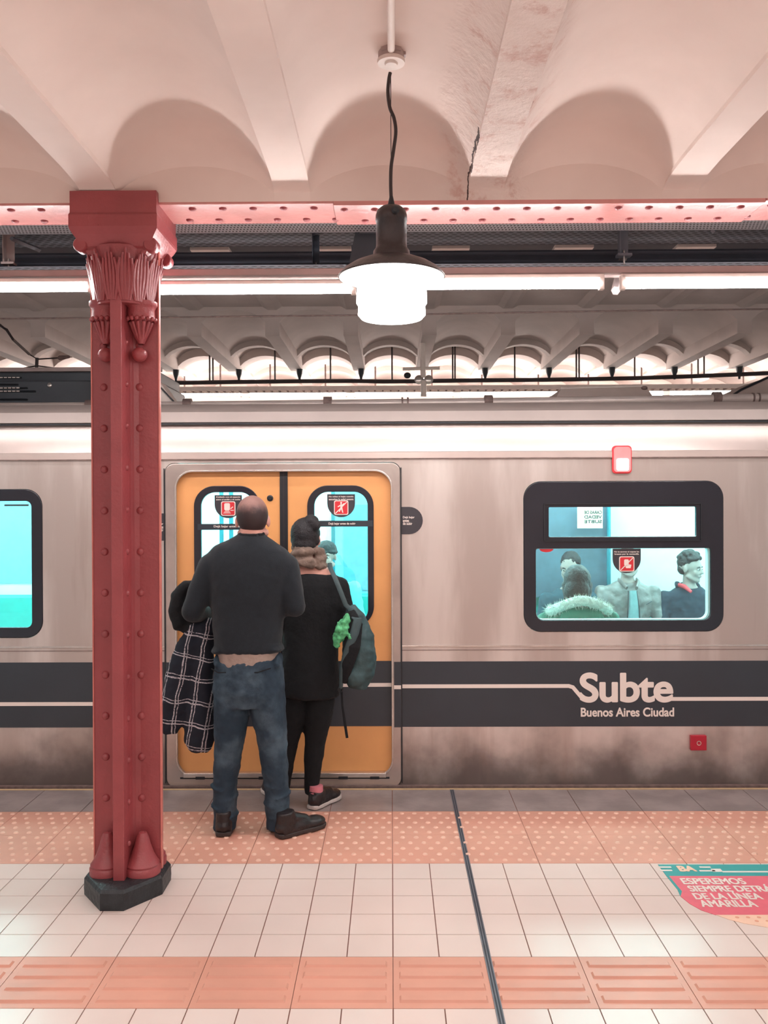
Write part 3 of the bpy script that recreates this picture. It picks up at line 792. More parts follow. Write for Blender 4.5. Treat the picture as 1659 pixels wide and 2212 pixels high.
b = MB(); b.lathe([(rp(44), Zp(561)), (rp(60), Zp(565)), (rp(83), Zp(575)), (rp(103), Zp(588)), (rp(113.5), Zp(600))], (LX, LY, 0), 56); b.build('shade_lining', 'shade_in', pl, True)
b = MB(); b.lathe([(rp(60), Zp(570)), (rp(72), Zp(590)), (rp(75), Zp(612)), (rp(76), Zp(655)), (rp(72), Zp(661)), (rp(73), Zp(680)), (rp(66), Zp(688)), (rp(40), Zp(692)), (.0001, Zp(693))], (LX, LY, 0), 56); b.build('glass_globe', 'lamp_glass', pl, True)
b = MB(); b.lathe([(.0001, 0), (.012, .0), (.014, .006), (.008, .012), (.0001, .012)], (0, 0, 0), 16)
bmesh.ops.transform(b.b, matrix=Matrix.Translation((LX+.014, LY-rp(34), Zp(466))) @ Matrix.Rotation(PI/2, 4, 'X'), verts=b.b.verts); b.build('side_screw', 'rubber', pl, True)
MB().sweep([(LX, LY, Zp(446)), (LX, LY, Zp(438)), (LX, LY, Zp(424))], [.013, .011, .006], 12).build('cable_gland', 'rubber', pl, True)
Pc = [(845, 430), (844, 395), (845, 360), (850, 325), (855, 285), (851, 255), (842, 232), (838, 200), (840, 172), (843, 157)]
def smoothpath(P, n=6):
    out = []
    for i in range(len(P)-1):
        p0 = P[max(0, i-1)]; p1 = P[i]; p2 = P[i+1]; p3 = P[min(len(P)-1, i+2)]
        for k in range(n):
            t_ = k/n; out.append(tuple(0.5*((2*p1[j])+(-p0[j]+p2[j])*t_+(2*p0[j]-5*p1[j]+4*p2[j]-p3[j])*t_*t_+(-p0[j]+3*p1[j]-3*p2[j]+p3[j])*t_**3) for j in range(len(p1))))
    out.append(tuple(P[-1])); return out
MB().sweep([at(x, y_, LY) for x, y_ in smoothpath(Pc)], .0062, 10).build('power_cable', 'cable', pl, True)
MB().sweep([at(844, 160, LY+.005), at(845, 420, LY+.005)], .0014, 6).build('steel_wire', 'cable', pl)
zr_ = Zp(140); b = MB(); rx = at(845, 130, LY).x
b.lathe([(.0001, zr_-.002), (.020, zr_-.002), (.024, zr_+.004), (.047, zr_+.004), (.048, zr_+.010), (.048, zr_+.016), (.045, zr_+.018)], (rx, LY, 0), 32); b.build('ceiling_rose', 'white_paint', pl, True)
b = MB(); b.lathe([(.045, zr_+.018), (.045, 3.30)], (rx, LY, 0), 32)
for a in (-.5, .5, 1.6, 2.7, 3.6): b.box(-.012, .012, -.004, .004, zr_+.03, zr_+.055, 0, Matrix.Translation((rx, LY, 0)) @ Matrix.Rotation(a, 4, 'Z') @ Matrix.Translation((0, -.046, 0)))
b.build('mounting_box', 'grey_trim', pl, True)
o = MB().sweep([(rx, LY-.03, zr_+.035), (rx, LY-.1, 3.245), (rx-.002, 1.2, 3.248), (rx-.002, -1.2, 3.248)], .0125, 12).build('electrical_conduit', 'white_paint', None, True)
props(o, 'pale straight conduit pipe on the ceiling leading to the pendant lamp', 'conduit')

# ================================================================== OVERHEAD LINES ABOVE THE TRACK
o = MB().sweep([at(-60, 689, 6.2), at(400, 685, 6.2), at(845, 680, 6.2), at(1300, 672, 6.2), at(1720, 667, 6.2)], .006, 8).build('overhead_wire', 'rust'); props(o, 'thin straight wire strung across beneath the ceiling over the train', 'wire')
wh = [(-60, 826), (200, 829), (380, 827), (600, 824), (760, 823), (845, 824), (1000, 822), (1200, 820), (1400, 816), (1659, 806), (1720, 800)]
o = MB().sweep([at(x, y_, 11.6) for x, y_ in smoothpath(wh)], .028, 8).build('overhead_cable', 'cable', None, True); props(o, 'thick dark cable sagging across under the ribs\' ends', 'cable')
ORD = 'nearest second third fourth fifth sixth seventh eighth ninth tenth eleventh twelfth farthest'.split()
lad = empty('cable_ladder', (0, 12.0, 3.35), 'pale cable ladder hung beneath the far ribs', 'cable tray')
za_, zb2 = zat(842, 12.0), zat(833, 12.0)
b = MB(); b.box(-8, 8, 12.0, 12.03, za_, zb2); b.box(-8, 8, 12.25, 12.28, za_, zb2); b.build('side_rail', 'white_paint', lad)
b = MB()
for k in range(-70, 71): b.box(k*.11-.01, k*.11+.01, 12.03, 12.25, za_+.01, za_+.03)
b.build('rungs', 'rust', lad)
for i, (px, py) in enumerate(((380, 800), (516, 800), (647, 800), (780, 800), (1048, 796), (1186, 794), (1322, 793), (1457, 790), (1597, 788))):
    p = at(px, py, 11.6); h = MB(); h.lathe([(.045, 0.0), (.040, -.06), (.018, -.12), (.014, -.16), (.0001, -.162)], (p.x, p.y, 3.52), 14)
    o = h.build('cable_insulator', 'rubber', None, True)
    props(o, 'small dark conical insulator under a far rib, %s one counting away from the red column' % ORD[i], 'insulator', 'conical insulators under the far ribs')
for i, (px, y0p, y1p) in enumerate(((453, 770, 825), (460, 772, 825), (594, 768, 822), (714, 765, 822), (847, 767, 822), (978, 765, 820), (983, 760, 820), (1112, 766, 818), (1245, 760, 815), (1251, 757, 815), (1371, 778, 812), (1508, 770, 810), (1521, 768, 810))):
    p1 = at(px, y1p, 11.6); bb = bay(p1.x); p0 = Vector((p1.x, 11.6, (3.52 if bb is None else 3.665+.135*bb+.03)-.002))
    o = MB().sweep([p0, p1 - Vector((0, 0, .03))], .011, 6).build('hanger_rod', 'cable'); props(o, 'thin dark hanger rod in a far vault, %s one counting away from the red column' % ORD[i], 'rod', 'hanger rods in the far vaults')
ins = empty('line_insulator', at(913, 800, 9.8), 'pale trolley line insulator with two round wheels and a crossbar', 'insulator')
q = lambda px, py, Y=9.8: at(px, py, Y)
MB().sweep([q(870, 797), q(950, 795)], .018, 8).build('crossbar', 'white_paint', ins, True)
MB().sweep([Vector((q(913, 797).x, 9.8, 3.52)), q(914, 815)], .03, 8).build('stem', 'white_paint', ins, True)
for px in (905, 926):
    b = MB(); b.lathe([(.0001, -.02), (.035, -.02), (.05, -.012), (.04, 0), (.05, .012), (.035, .02), (.0001, .02)], (0, 0, 0), 18)
    bmesh.ops.transform(b.b, matrix=Matrix.Translation(q(px, 820)) @ Matrix.Rotation(PI/2, 4, 'X'), verts=b.b.verts); b.build('wheel', 'chrome', ins, True)
MB().sweep([q(915, 822), q(915, 856)], [.03, .034], 10).build('post', 'white_paint', ins, True)
MB().ell(q(880, 811), (.04, .03, .035)).build('end_clamp', 'rubber', ins)
wi = empty('wire_clamp', at(80, 790, 8.0), 'small dark wire clamp with a jointed arm above the dark roof unit', 'clamp')
MB().sweep([at(63, 765, 8), at(81, 776, 8), at(80, 795, 8)], .008, 6).build('arm', 'cable', wi)
MB().sweep([at(81, 776, 8), at(128, 773, 8)], .007, 6).build('arm', 'cable', wi)
MB().caps(at(130, 773, 8), .022, at(148, 771, 8), .014).build('clamp_head', 'rust', wi, True)
MB().sweep([at(80, 773, 8), at(79, 795, 8)], .016, 8).build('hub', 'cable', wi)
MB().sweep([at(45, 796, 8), at(80, 790, 8), at(125, 796, 8)], .006, 6).build('bridle_wire', 'cable', wi)
o = MB().sweep([at(-40, 690, 7.5), at(0, 702, 7.5), at(14, 712, 7.5), at(28, 733, 7.5), at(63, 765, 7.95)], .012, 6).build('drooping_cable', 'cable', None, True); props(o, 'black cable drooping from the ceiling toward the small wire clamp', 'cable')

# ================================================================== TRAIN
TRY = 5.35
def tp(px, py, Y=TRY): p = at(px, py, Y); return (p.x, p.z)
def tx(px, Y=TRY): return at(px, 1300, Y).x
def tz(py, Y=TRY): return at(870, py, Y).z
train = empty('subway_train', (0, TRY, 0), 'stainless steel subway car with orange doors and a dark stripe at the platform', 'train')
X0, X1 = -6.4, 6.4
ZT = tz(975)
# openings
dX0, dX1, dZ0, dZ1 = tx(357), tx(867), 0.0, tz(998)
oX0, oX1 = tx(381), tx(847); oZ1, oZ0 = tz(1016), tz(1676)
door_hole = rrect(dX0, dX1, tz(1701), dZ1, .06, 8)
wX0, wX1, wZ0, wZ1 = tx(1131), tx(1563), tz(1366), tz(1041)
win_hole = rrect(wX0, wX1, wZ0, wZ1, .105, 10)
lX1, lZ0, lZ1 = tx(93), tz(1376), tz(1053); lX0 = lX1 - (wX1-wX0)
lwin_hole = rrect(lX0, lX1, lZ0, lZ1, .105, 10)
side = plate('body_side', [[(X0, 0.0), (X1, 0.0), (X1, ZT), (X0, ZT)], door_hole, win_hole, lwin_hole], TRY, TRY+.05, 'steel', train)
# roof edge, rolled over
b = MB(); prof = [(TRY-.012, tz(990)), (TRY-.012, tz(977)), (TRY+.0, ZT), (TRY+.012, tz(962)), (TRY+.04, tz(935)), (TRY+.075, tz(917, TRY+.07)), (TRY+.075, tz(913, TRY+.07)), (TRY+.06, tz(910, TRY+.06)), (TRY+.07, tz(905, TRY+.07)), (TRY+.10, tz(888, TRY+.1)), (TRY+.35, 2.37), (TRY+.8, 2.41), (TRY+1.3, 2.42), (TRY+1.9, 2.41), (TRY+2.4, 2.36), (TRY+2.6, 2.2), (TRY+2.68, 2.0)]
pr2 = prof + [(y_+.0 if i else y_, z-.03) for i, (y_, z) in reversed(list(enumerate(prof)))]
vs = [[b.b.verts.new((x, y_, z)) for (y_, z) in prof] for x in (X0, X1)]
for i in range(len(prof)-1): b.b.faces.new((vs[0][i], vs[1][i], vs[1][i+1], vs[0][i+1]))
b.build('roof', 'steel_top', train, True)
MB().box(X0, X1, TRY+.045, TRY+.080, tz(916, TRY+.07), tz(913, TRY+.07)).build('gutter', 'rubber', train)
MB().box(X0, X1, TRY-.0135, TRY-.0125, tz(991.5), tz(989.5)).build('seam_line', 'rust', train)
for (pa, pb) in ((345, 0), (870, 1)):
    pass
MB().box(X0, dX0-.003, TRY-.004, TRY, tz(1398), tz(1394), .001).box(dX1+.003, X1, TRY-.004, TRY, tz(1398), tz(1394), .001).build('waist_bead', 'chrome', train)
MB().box(X0, dX0-.003, TRY-.002, TRY, tz(1405), tz(1403.6)).box(dX1+.003, X1, TRY-.002, TRY, tz(1405), tz(1403.6)).build('waist_seam', 'rust', train)
# stripe
sZ1, sZ0 = tz(1429), tz(1570)
MB().box(X0, dX0-.003, TRY-.0015, TRY, sZ0, sZ1).box(dX1+.003, X1, TRY-.0015, TRY, sZ0, sZ1).build('dark_stripe', 'stripe', train)
lw = .0115
zU, zL = tz(1482.5), tz(1511)
def line(path, parent, y=TRY-.0025, w=lw):
    n = len(path); up, dn = [], []
    for i in range(n):
        a = Vector(path[max(0, i-1)]); c = Vector(path[min(n-1, i+1)]); p = Vector(path[i])
        if 0 < i < n-1:
            d1 = (p-a).normalized(); d2 = (c-p).normalized(); nn = Vector((-(d1+d2).y, (d1+d2).x)).normalized(); k = 1/max(.3, nn.dot(Vector((-d1.y, d1.x))))
        else: d = (c-a).normalized(); nn = Vector((-d.y, d.x)); k = 1
        up.append(tuple(p+nn*w*k)); dn.append(tuple(p-nn*w*k))
    o = MB()
    for i in range(n-1): o.poly([up[i], up[i+1], dn[i+1], dn[i]], y, y+.0008)
    return o.build('white_line', 'letter', parent)
line([(dX1+.003, zU), (tx(1228), zU), (tx(1237), zU-.008), (tx(1258), zL+.002), (tx(1266), zL)], train)
line([(tx(1425), zL), (X1, zL)], train); line([(X0, tz(1519)), (dX0-.003, tz(1519))], train)
text('train_lettering', 'Subte', tx(1253), tx(1452), tz(1517), tz(1455), TRY-.003, 'letter', train, 0.012, spacing=0.97, fat=.0045)
text('train_lettering', 'Buenos Aires Ciudad', tx(1254), tx(1455), tz(1548.5), tz(1529.5), TRY-.003, 'letter', train, 0.012, fat=.001)
# bottom sill
MB().box(X0, X1, TRY-.03, TRY, -.02, .008).build('skirt_strip', 'rust', train)
# door surround
surround = plate('door_surround', [rrect(dX0+.003, dX1-.003, tz(1701)+.003, dZ1-.003, .058, 8), rrect(oX0, oX1, oZ0, oZ1, .105, 12)], TRY-.010, TRY+.055, 'steel_frame', train, bevel=.006)
plate('inner_lip', [rrect(oX0-.006, oX1+.006, oZ0-.006, oZ1+.006, .11, 12), rrect(oX0+.006, oX1-.006, oZ0+.006, oZ1-.006, .10, 12)], TRY-.014, TRY-.004, 'chrome', surround, bevel=.003)
for x_ in (dX0, dX1): MB().box(x_-.0035, x_+.0035, TRY-.013, TRY-.0095, tz(1690), tz(1010)).build('door_seam', 'rubber', surround)
for (xa, xb) in ((dX0, oX0-.006), (oX1+.006, dX1)):
    MB().box(xa+.004, xb-.004, TRY-.0125, TRY-.0105, sZ0, sZ1).build('dark_stripe', 'stripe', surround)
    zz = zU-.003 if xa > -.2 else tz(1517)
    MB().box(xa+.004, xb-.004, TRY-.0140, TRY-.013, zz-lw, zz+lw).build('white_line', 'letter', surround)
th = MB().box(oX0+.04, oX1-.04, TRY-.020, TRY+.02, tz(1678), tz(1668), .003).build('door_threshold', 'chrome', train)
for px in (432, 568, 680, 740, 808): x = tx(px); MB().box(x-.028, x+.028, TRY-.0215, TRY-.0205, tz(1681), tz(1675)).build('drain_slot', 'rubber', th)
MB().box(oX0+.02, oX1-.02, TRY-.012, TRY+.03, tz(1681), tz(1677)).build('threshold_groove', 'rubber', th)
# door leaves
DY = TRY + .035
def dz(py): return tz(py, DY)
def dxx(px): return tx(px, DY)
seam0, seam1 = dxx(606), dxx(623)
MB().box(seam0, seam1, DY-.014, DY+.03, oZ0, oZ1).build('door_seal', 'rubber', train)
MB().box((seam0+seam1)/2-.002, (seam0+seam1)/2+.002, DY-.0155, DY-.0135, oZ0, oZ1).build('seal_gap', 'cable', train)
leafs = []
for i, (xa, xb, w0, w1) in enumerate(((oX0-.03, seam0, dxx(421), dxx(563)), (seam1, oX1+.03, dxx(665), dxx(808)))):
    wz0, wz1 = dz(1353), dz(1048)
    wl = rrect(w0, w1, wz0, wz1, .125, 10)
    leaf = plate('door_leaf', [[(xa, oZ0-.03), (xb, oZ0-.03), (xb, oZ1+.03), (xa, oZ1+.03)], wl], DY-.008, DY+.02, 'orange', train)
    leafs.append(leaf)
    gx0, gx1, gz0, gz1 = w0+.043, w1-.043+.006, dz(1345) if i else dz(1345), dz(1062)
    plate('window_gasket', [rrect(w0, w1, wz0, wz1, .125, 10), rrect(gx0, gx1, gz0, gz1, .085, 10)], DY-.016, DY+.015, 'frame_black', leaf, bevel=.003)
    plate('window_pane', [rrect(gx0-.01, gx1+.01, gz0-.01, gz1+.01, .09, 10)], DY-.002, DY+.002, 'glass', leaf)
    # stripe and line on the leaf
    MB().box(max(xa, oX0), min(xb, oX1), DY-.0095, DY-.008, sZ0-.002, dz(1427)).build('dark_stripe', 'stripe', leaf)
    MB().box(max(xa, oX0), min(xb, oX1), DY-.0085, DY-.0081, dz(1036), oZ1+.02).build('upper_band', mat('orange_shade_band', rgb(212, 138, 78), .4), leaf) if False else None
    # notice band and shield sticker
    s0, s1 = (dxx(429), dxx(545)) if i == 0 else (dxx(677), dxx(806))
    nb = MB().box(s0, s1, DY-.0185, DY-.017, dz(1143) if i == 0 else dz(1137), dz(1130) if i == 0 else dz(1124), .0003).build('notice_band', 'stripe', leaf)
    zb0, zb1 = (dz(1139), dz(1133)) if i == 0 else (dz(1134), dz(1128))
    text('band_lettering', 'Dejá bajar antes de subir', dxx(464) if i == 0 else dxx(711), dxx(541) if i == 0 else dxx(769), zb0, zb1, DY-.0192, 'letter', nb, .02)
    c0, c1, zt_, zb__ = (dxx(465), dxx(524), dz(1068), dz(1118)) if i == 0 else (dxx(708), dxx(768), dz(1067), dz(1117))
    cxm = (c0+c1)/2; rr = (c1-c0)/2; P = [(c0, zt_), (c0, zb__+rr)] + [(cxm-rr*math.cos(a), zb__+rr-rr*math.sin(a)) for a in [PI*k/16 for k in range(1, 16)]] + [(c1, zb__+rr), (c1, zt_)]
    sk = MB().poly(P, DY-.006, DY-.0045).build('warning_sticker', 'sticker', leaf)
    def sticker_art(cx_, cz_, s, y, parent, kind):
        plate('red_square', [rrect(cx_-s, cx_+s, cz_-s, cz_+s, s*.25, 5)], y-.0008, y, 'letter', parent)
        plate('red_square', [rrect(cx_-s*.88, cx_+s*.88, cz_-s*.88, cz_+s*.88, s*.2, 5)], y-.0016, y-.0009, 'sticker_red', parent)
        b = MB(); yy0, yy1 = y-.0024, y-.0017
        if kind == 0:
            b.poly(rrect(cx_-s*.55, cx_+s*.25, cz_-s*.25, cz_+s*.75, s*.18, 4), yy0, yy1)
            for k in range(3): b.box(cx_-s*(.45+.12*k), cx_+s*(.15+.1*k), yy0, yy1, cz_-s*(.36+.16*k), cz_-s*(.29+.16*k))
            b.poly([(cx_+s*.35, cz_-s*.1), (cx_+s*.7, cz_+s*.2), (cx_+s*.62, cz_+s*.28), (cx_+s*.3, cz_)], yy0, yy1); b.box(cx_+s*.3, cx_+s*.78, yy0, yy1, cz_-s*.3, cz_-s*.2)
        elif kind == 1:
            b.poly([(cx_-s*.1, cz_+s*.5), (cx_+s*.1, cz_+s*.5), (cx_+s*.18, cz_-s*.1), (cx_+s*.3, cz_-s*.7), (cx_+s*.15, cz_-s*.7), (cx_, cz_-s*.2), (cx_-s*.2, cz_-s*.6), (cx_-s*.35, cz_-s*.55), (cx_-s*.12, cz_)], yy0, yy1)
            b.poly([(cx_-s*.12, cz_+s*.4), (cx_-s*.5, cz_+s*.15), (cx_-s*.45, cz_+s*.05), (cx_, cz_+s*.25)], yy0, yy1); b.poly([(cx_+s*.1, cz_+s*.4), (cx_+s*.42, cz_+s*.65), (cx_+s*.48, cz_+s*.55), (cx_+s*.14, cz_+s*.2)], yy0, yy1)
            b.poly([(cx_+s*.14*math.cos(a), cz_+s*.66+s*.14*math.sin(a)) for a in [2*PI*k/10 for k in range(10)]], yy0, yy1)
        else:
            b.poly(rrect(cx_-s*.35, cx_+s*.25, cz_-s*.2, cz_+s*.6, s*.15, 4), yy0, yy1); b.poly([(cx_-s*.1, cz_-s*.55), (cx_+s*.5, cz_-s*.55), (cx_+s*.6, cz_-s*.1), (cx_+s*.3, cz_-s*.05), (cx_-s*.2, cz_-s*.3)], yy0, yy1)
        if kind: b.poly([(cx_-s*.82, cz_-s*.74), (cx_-s*.74, cz_-s*.82), (cx_+s*.82, cz_+s*.74), (cx_+s*.74, cz_+s*.82)], yy0-.0006, yy1)
        b.build('pictogram', 'letter', parent)
    sticker_art(cxm, zt_-(dz(1068)-dz(1097)) if False else (dz(1097) if i == 0 else dz(1096)), (dxx(509)-dxx(478))/2, DY-.0062, sk, i)
    L1, L2 = (('Cuidado con el espacio', 'entre el andén y el coche'), ('No subas ni bajes cuando', 'escuches la señal sonora'))[i]
    z1_, z2_ = (1072, 1077)
    text('sticker_lettering', L1, c0+.01, c1-.01, dz(z1_+2.5), dz(z1_-1.5), DY-.0068, 'letter', sk, .02)
    text('sticker_lettering', L2, c0+.01, c1-.01, dz(z2_+3), dz(z2_-1), DY-.0068, 'letter', sk, .02)
line([(oX0, dz(1510)), (dxx(606), dz(1510))], leafs[0], DY-.0105)
line([(seam1, dz(1508)), (dxx(640), dz(1508)), (dxx(668), dz(1479)), (oX1, dz(1478.5))], leafs[1], DY-.0105)
b = MB(); b.lathe([(.0001, -.012), (.010, -.012), (.012, -.006), (.019, -.004), (.019, 0), (.0001, 0)], (0, 0, 0), 20)
bmesh.ops.transform(b.b, matrix=Matrix.Translation((dxx(585), DY-.008, dz(1075))) @ Matrix.Rotation(-PI/2, 4, 'X'), verts=b.b.verts); b.build('door_lock', 'rubber', leafs[0], True)
MB().box(dxx(633), dxx(642), DY-.0092, DY-.008, dz(1614), dz(1577), .0005).build('finger_slot', 'rust', leafs[1])
# side plaques
pz0, pz1 = tz(1154), tz(1095); r_ = (pz1-pz0)/2
px1 = tx(914); P = [(dX1+.003, pz0)] + [(px1-r_+r_*math.sin(a), pz0+r_-r_*math.cos(a)) for a in [PI*k/14 for k in range(15)]] + [(dX1+.003, pz1)]
pq = MB().poly(P, TRY-.003, TRY).build('door_plaque', 'sticker', train)
for s, ya in (('Dejá bajar', 1118), ('antes', 1125), ('de subir', 1131)):
    text('plaque_lettering', s, tx(871), tx(871)+(.071 if s != 'antes' else .037)*(1 if s != 'de subir' else .8), tz(ya+3), tz(ya-3), TRY-.0036, 'letter', pq, .02)
px0 = tx(310); P = [(dX0-.003, tz(1166))] + [(px0+r_-r_*math.sin(a), tz(1136.5)-r_*math.cos(a)) for a in [PI*k/14 for k in range(15)]] + [(dX0-.003, tz(1107))]
pq = MB().poly(P, TRY-.003, TRY).build('door_plaque', 'sticker', train)
for s, ya in (('Dejá bajar', 1130), ('antes', 1137), ('de subir', 1143)):
    w = .071 if s == 'Dejá bajar' else .042 if s == 'antes' else .057
    text('plaque_lettering', s, tx(354)-w, tx(354), tz(ya+3), tz(ya-3), TRY-.0036, 'letter', pq, .02)
# passenger window
WY = TRY - .004
up = rrect(tx(1186), tx(1504), tz(1161), tz(1097), .006, 2); lo = rrect(tx(1158), tx(1535), tz(1341), tz(1186), .012, 4, .045)
fr = plate('window_frame', [rrect(wX0+.002, wX1-.002, wZ0+.002, wZ1-.002, .104, 10), up, lo], WY, WY+.03, 'frame_black', train, bevel=.004)
MB().box(tx(1176), tx(1514), WY-.006, WY+.001, tz(1090)-.003, tz(1090)+.003).box(tx(1176), tx(1514), WY-.006, WY+.001, tz(1170)-.003, tz(1170)+.003).box(tx(1176)-.003, tx(1176)+.003, WY-.006, WY+.001, tz(1170), tz(1090)).box(tx(1514)-.003, tx(1514)+.003, WY-.006, WY+.001, tz(1170), tz(1090)).build('sliding_sash', 'rubber', fr)
plate('window_pane', [rrect(tx(1150), tx(1545), tz(1350), tz(1178), .02, 4)], WY+.012, WY+.016, 'glass', fr)
plate('window_pane', [rrect(tx(1180), tx(1510), tz(1166), tz(1092), .01, 3)], WY+.012, WY+.016, 'glass', fr)
plate('glow_edge', [lo, rrect(tx(1158)+.003, tx(1535)-.012, tz(1341)+.004, tz(1186)-.002, .012, 4, .045)], WY+.018, WY+.06, 'inner_white', fr)
c0, c1, zt_, zb__ = tx(1324), tx(1385), tz(1187), tz(1240); cxm = (c0+c1)/2; rr = (c1-c0)/2
P = [(c0, zt_), (c0, zb__+rr)] + [(cxm-rr*math.cos(a), zb__+rr-rr*math.sin(a)) for a in [PI*k/16 for k in range(1, 16)]] + [(c1, zb__+rr), (c1, zt_)]
sk = MB().poly(P, WY+.009, WY+.011).build('warning_sticker', 'sticker', fr)
sticker_art(cxm, tz(1220), (tx(1371)-tx(1338))/2, WY+.0088, sk, 2)
text('sticker_lettering', 'No te asomes ni saques los', c0+.01, c1-.01, tz(1196), tz(1192), WY+.008, 'letter', sk, .02)
text('sticker_lettering', 'brazos por la ventanilla', c0+.012, c1-.012, tz(1201), tz(1197), WY+.008, 'letter', sk, .02)
c0, c1 = tx(1166), tx(1196); P = [(c0, tz(1187))] + [((c0+c1)/2-(c1-c0)/2*math.cos(a), tz(1187)-.02*math.sin(a)) for a in [PI*k/12 for k in range(1, 12)]] + [(c1, tz(1187))]
MB().poly(P, WY+.009, WY+.011).build('round_sticker', 'sticker_red', fr)
# left passenger window
li = rrect(lX0+.075, tx(69), tz(1353), tz(1079), .035, 6)
fl_ = plate('window_frame', [rrect(lX0+.002, lX1-.002, lZ0+.002, lZ1-.002, .104, 10), li], WY, WY+.03, 'frame_black', train, bevel=.004)
plate('window_pane', [rrect(lX0+.06, tx(72), tz(1356), tz(1076), .04, 6)], WY+.012, WY+.016, 'glass', fl_)
MB().box(tx(8), tx(60), WY+.02, WY+.03, tz(1090), tz(1086)).build('vent_latch', 'ac_grey', fl_)
# red warning light, red button box
rl = MB(); rl.poly(rrect(tx(1325), tx(1361), tz(1022), tz(968), .02, 5), TRY-.028, TRY-.012); rl = rl.build('warning_light', mat('red_lens', rgb(235, 110, 110), .25, emit=rgb(255, 120, 120), es=.8), train)
plate('glowing_lamp', [rrect(tx(1330), tx(1356), tz(1019), tz(993), .012, 5)], TRY-.034, TRY-.027, 'red_glow', rl)
MB().poly(rrect(tx(1322), tx(1364), tz(1025), tz(965), .022, 5), TRY-.014, TRY-.006).build('lamp_bezel', 'red_cloth', rl)
rb_ = MB().box(tx(1489), tx(1523), TRY-.025, TRY, tz(1620), tz(1588), .003).build('emergency_box', 'red_button', train)
b = MB(); b.lathe([(.014, 0), (.014, -.003), (.010, -.003), (.010, 0)], (0, 0, 0), 20)
bmesh.ops.transform(b.b, matrix=Matrix.Translation((tx(1506), TRY-.025, tz(1604))) @ Matrix.Rotation(-PI/2, 4, 'X'), verts=b.b.verts); b.build('button_ring', 'chrome', rb_, True)
# interior
IN0, IN1 = TRY+.06, TRY+2.62
b = MB(); b.box(X0, X1, IN0, IN1, .0, .02); b.build('car_floor', 'inner_blue', train)
b = MB(); b.box(X0, X1, IN1, IN1+.03, 0, 2.15); b.build('far_lining', 'inner_white', train)
b = MB(); b.box(X0, X1, IN0, IN1, 2.12, 2.15); b.build('ceiling_lining', 'inner_white', train)
plate('near_lining', [[(X0, 0.0), (X1, 0.0), (X1, 2.12), (X0, 2.12)], rrect(oX0-.05, oX1+.05, .02, oZ1+.05, .06, 4), rrect(wX0+.03, wX1-.03, wZ0+.04, wZ1-.04, .08, 6), rrect(lX0+.03, lX1-.03, lZ0+.04, lZ1-.04, .08, 6)], IN0-.005, IN0+.01, 'inner_white', train)
for yy in (TRY+.75, TRY+1.95):
    MB().box(X0, X1, yy-.06, yy+.06, 2.085, 2.12).build('light_strip', 'inside_tube', train)
# far side windows of the car, dark outside
for (a, c) in ((-4.6, -3.1),):
    MB().poly(rrect(a, c, 1.02, 1.78, .1, 6), IN1-.012, IN1-.002).build('far_window', 'inner_blue', train)
# far doors
b = MB(); p0 = at(724, 1300, IN1).x
MB().box(p0, p0+.85, IN1-.02, IN1-.004, .02, 1.95, .003).build('far_door', mat('far_door_blue', rgb(120, 190, 205), .4), train)
MB().poly(rrect(p0+.08, p0+.62, .95, 1.72, .1, 6), IN1-.03, IN1-.021).build('far_door_window', mat('far_door_window', rgb(95, 160, 175), .2), train)
MB().box(p0-.03, p0+.0, IN1-.03, IN1-.004, .02, 1.95).build('far_door_post', 'pole_steel', train)
# partition with dim glass
q0, q1 = at(1150, 1250, 7.75).x, at(1313, 1250, 7.75).x
MB().box(q0-.4, q1, 7.75, 7.77, .9, 2.1).build('dim_panel', mat('dim_panel', rgb(84, 104, 118), .4), train)
MB().sweep([(at(1315, 1250, 7.7).x, 7.70, .02), (at(1315, 1250, 7.7).x, 7.70, 2.1)], .019, 10).build('grab_pole', 'pole_steel', train, True)
for px in (479, 500): MB().sweep([(at(px, 1250, 7.5).x, 7.5, .02), (at(px, 1250, 7.5).x, 7.5, 2.1)], .018, 10).build('grab_pole', 'pole_steel', train, True)
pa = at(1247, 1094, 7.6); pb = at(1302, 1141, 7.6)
np_ = MB().box(pa.x, pb.x, 7.6, 7.604, pb.z, pa.z).build('paper_notice', 'cream_sign', train)  # window reflection of a platform sign, built as a mirrored cream sheet
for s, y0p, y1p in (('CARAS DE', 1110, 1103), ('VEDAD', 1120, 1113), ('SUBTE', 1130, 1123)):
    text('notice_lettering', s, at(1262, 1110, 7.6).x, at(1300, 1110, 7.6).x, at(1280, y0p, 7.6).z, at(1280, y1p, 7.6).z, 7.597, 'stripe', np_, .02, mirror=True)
# seats
def seat(x0, x1, near):
    yb = IN0+.03 if near else IN1-.03; s = 1 if near else -1
    b = MB(); a, c = sorted((yb, yb+s*.44)); b.box(x0, x1, a, c, .40, .45, .02); b.build('seat_cushion', 'seat_teal', train)
    a, c = sorted((yb, yb+s*.06)); MB().box(x0, x1, a, c, .45, .86 if near else .92, .025).build('seat_back', 'seat_teal', train)
    a, c = sorted((yb, yb+s*.38)); MB().box(x0+.02, x1-.02, a, c, .02, .40).build('seat_base', 'inner_white', train)
seat(tx(1140, 5.9), tx(1560, 5.9)+.1, True); seat(-4.6, tx(58, 5.5), True)
seat(.95, 3.2, False); seat(-4.4, -2.5, False); seat(-.9, .35, False)

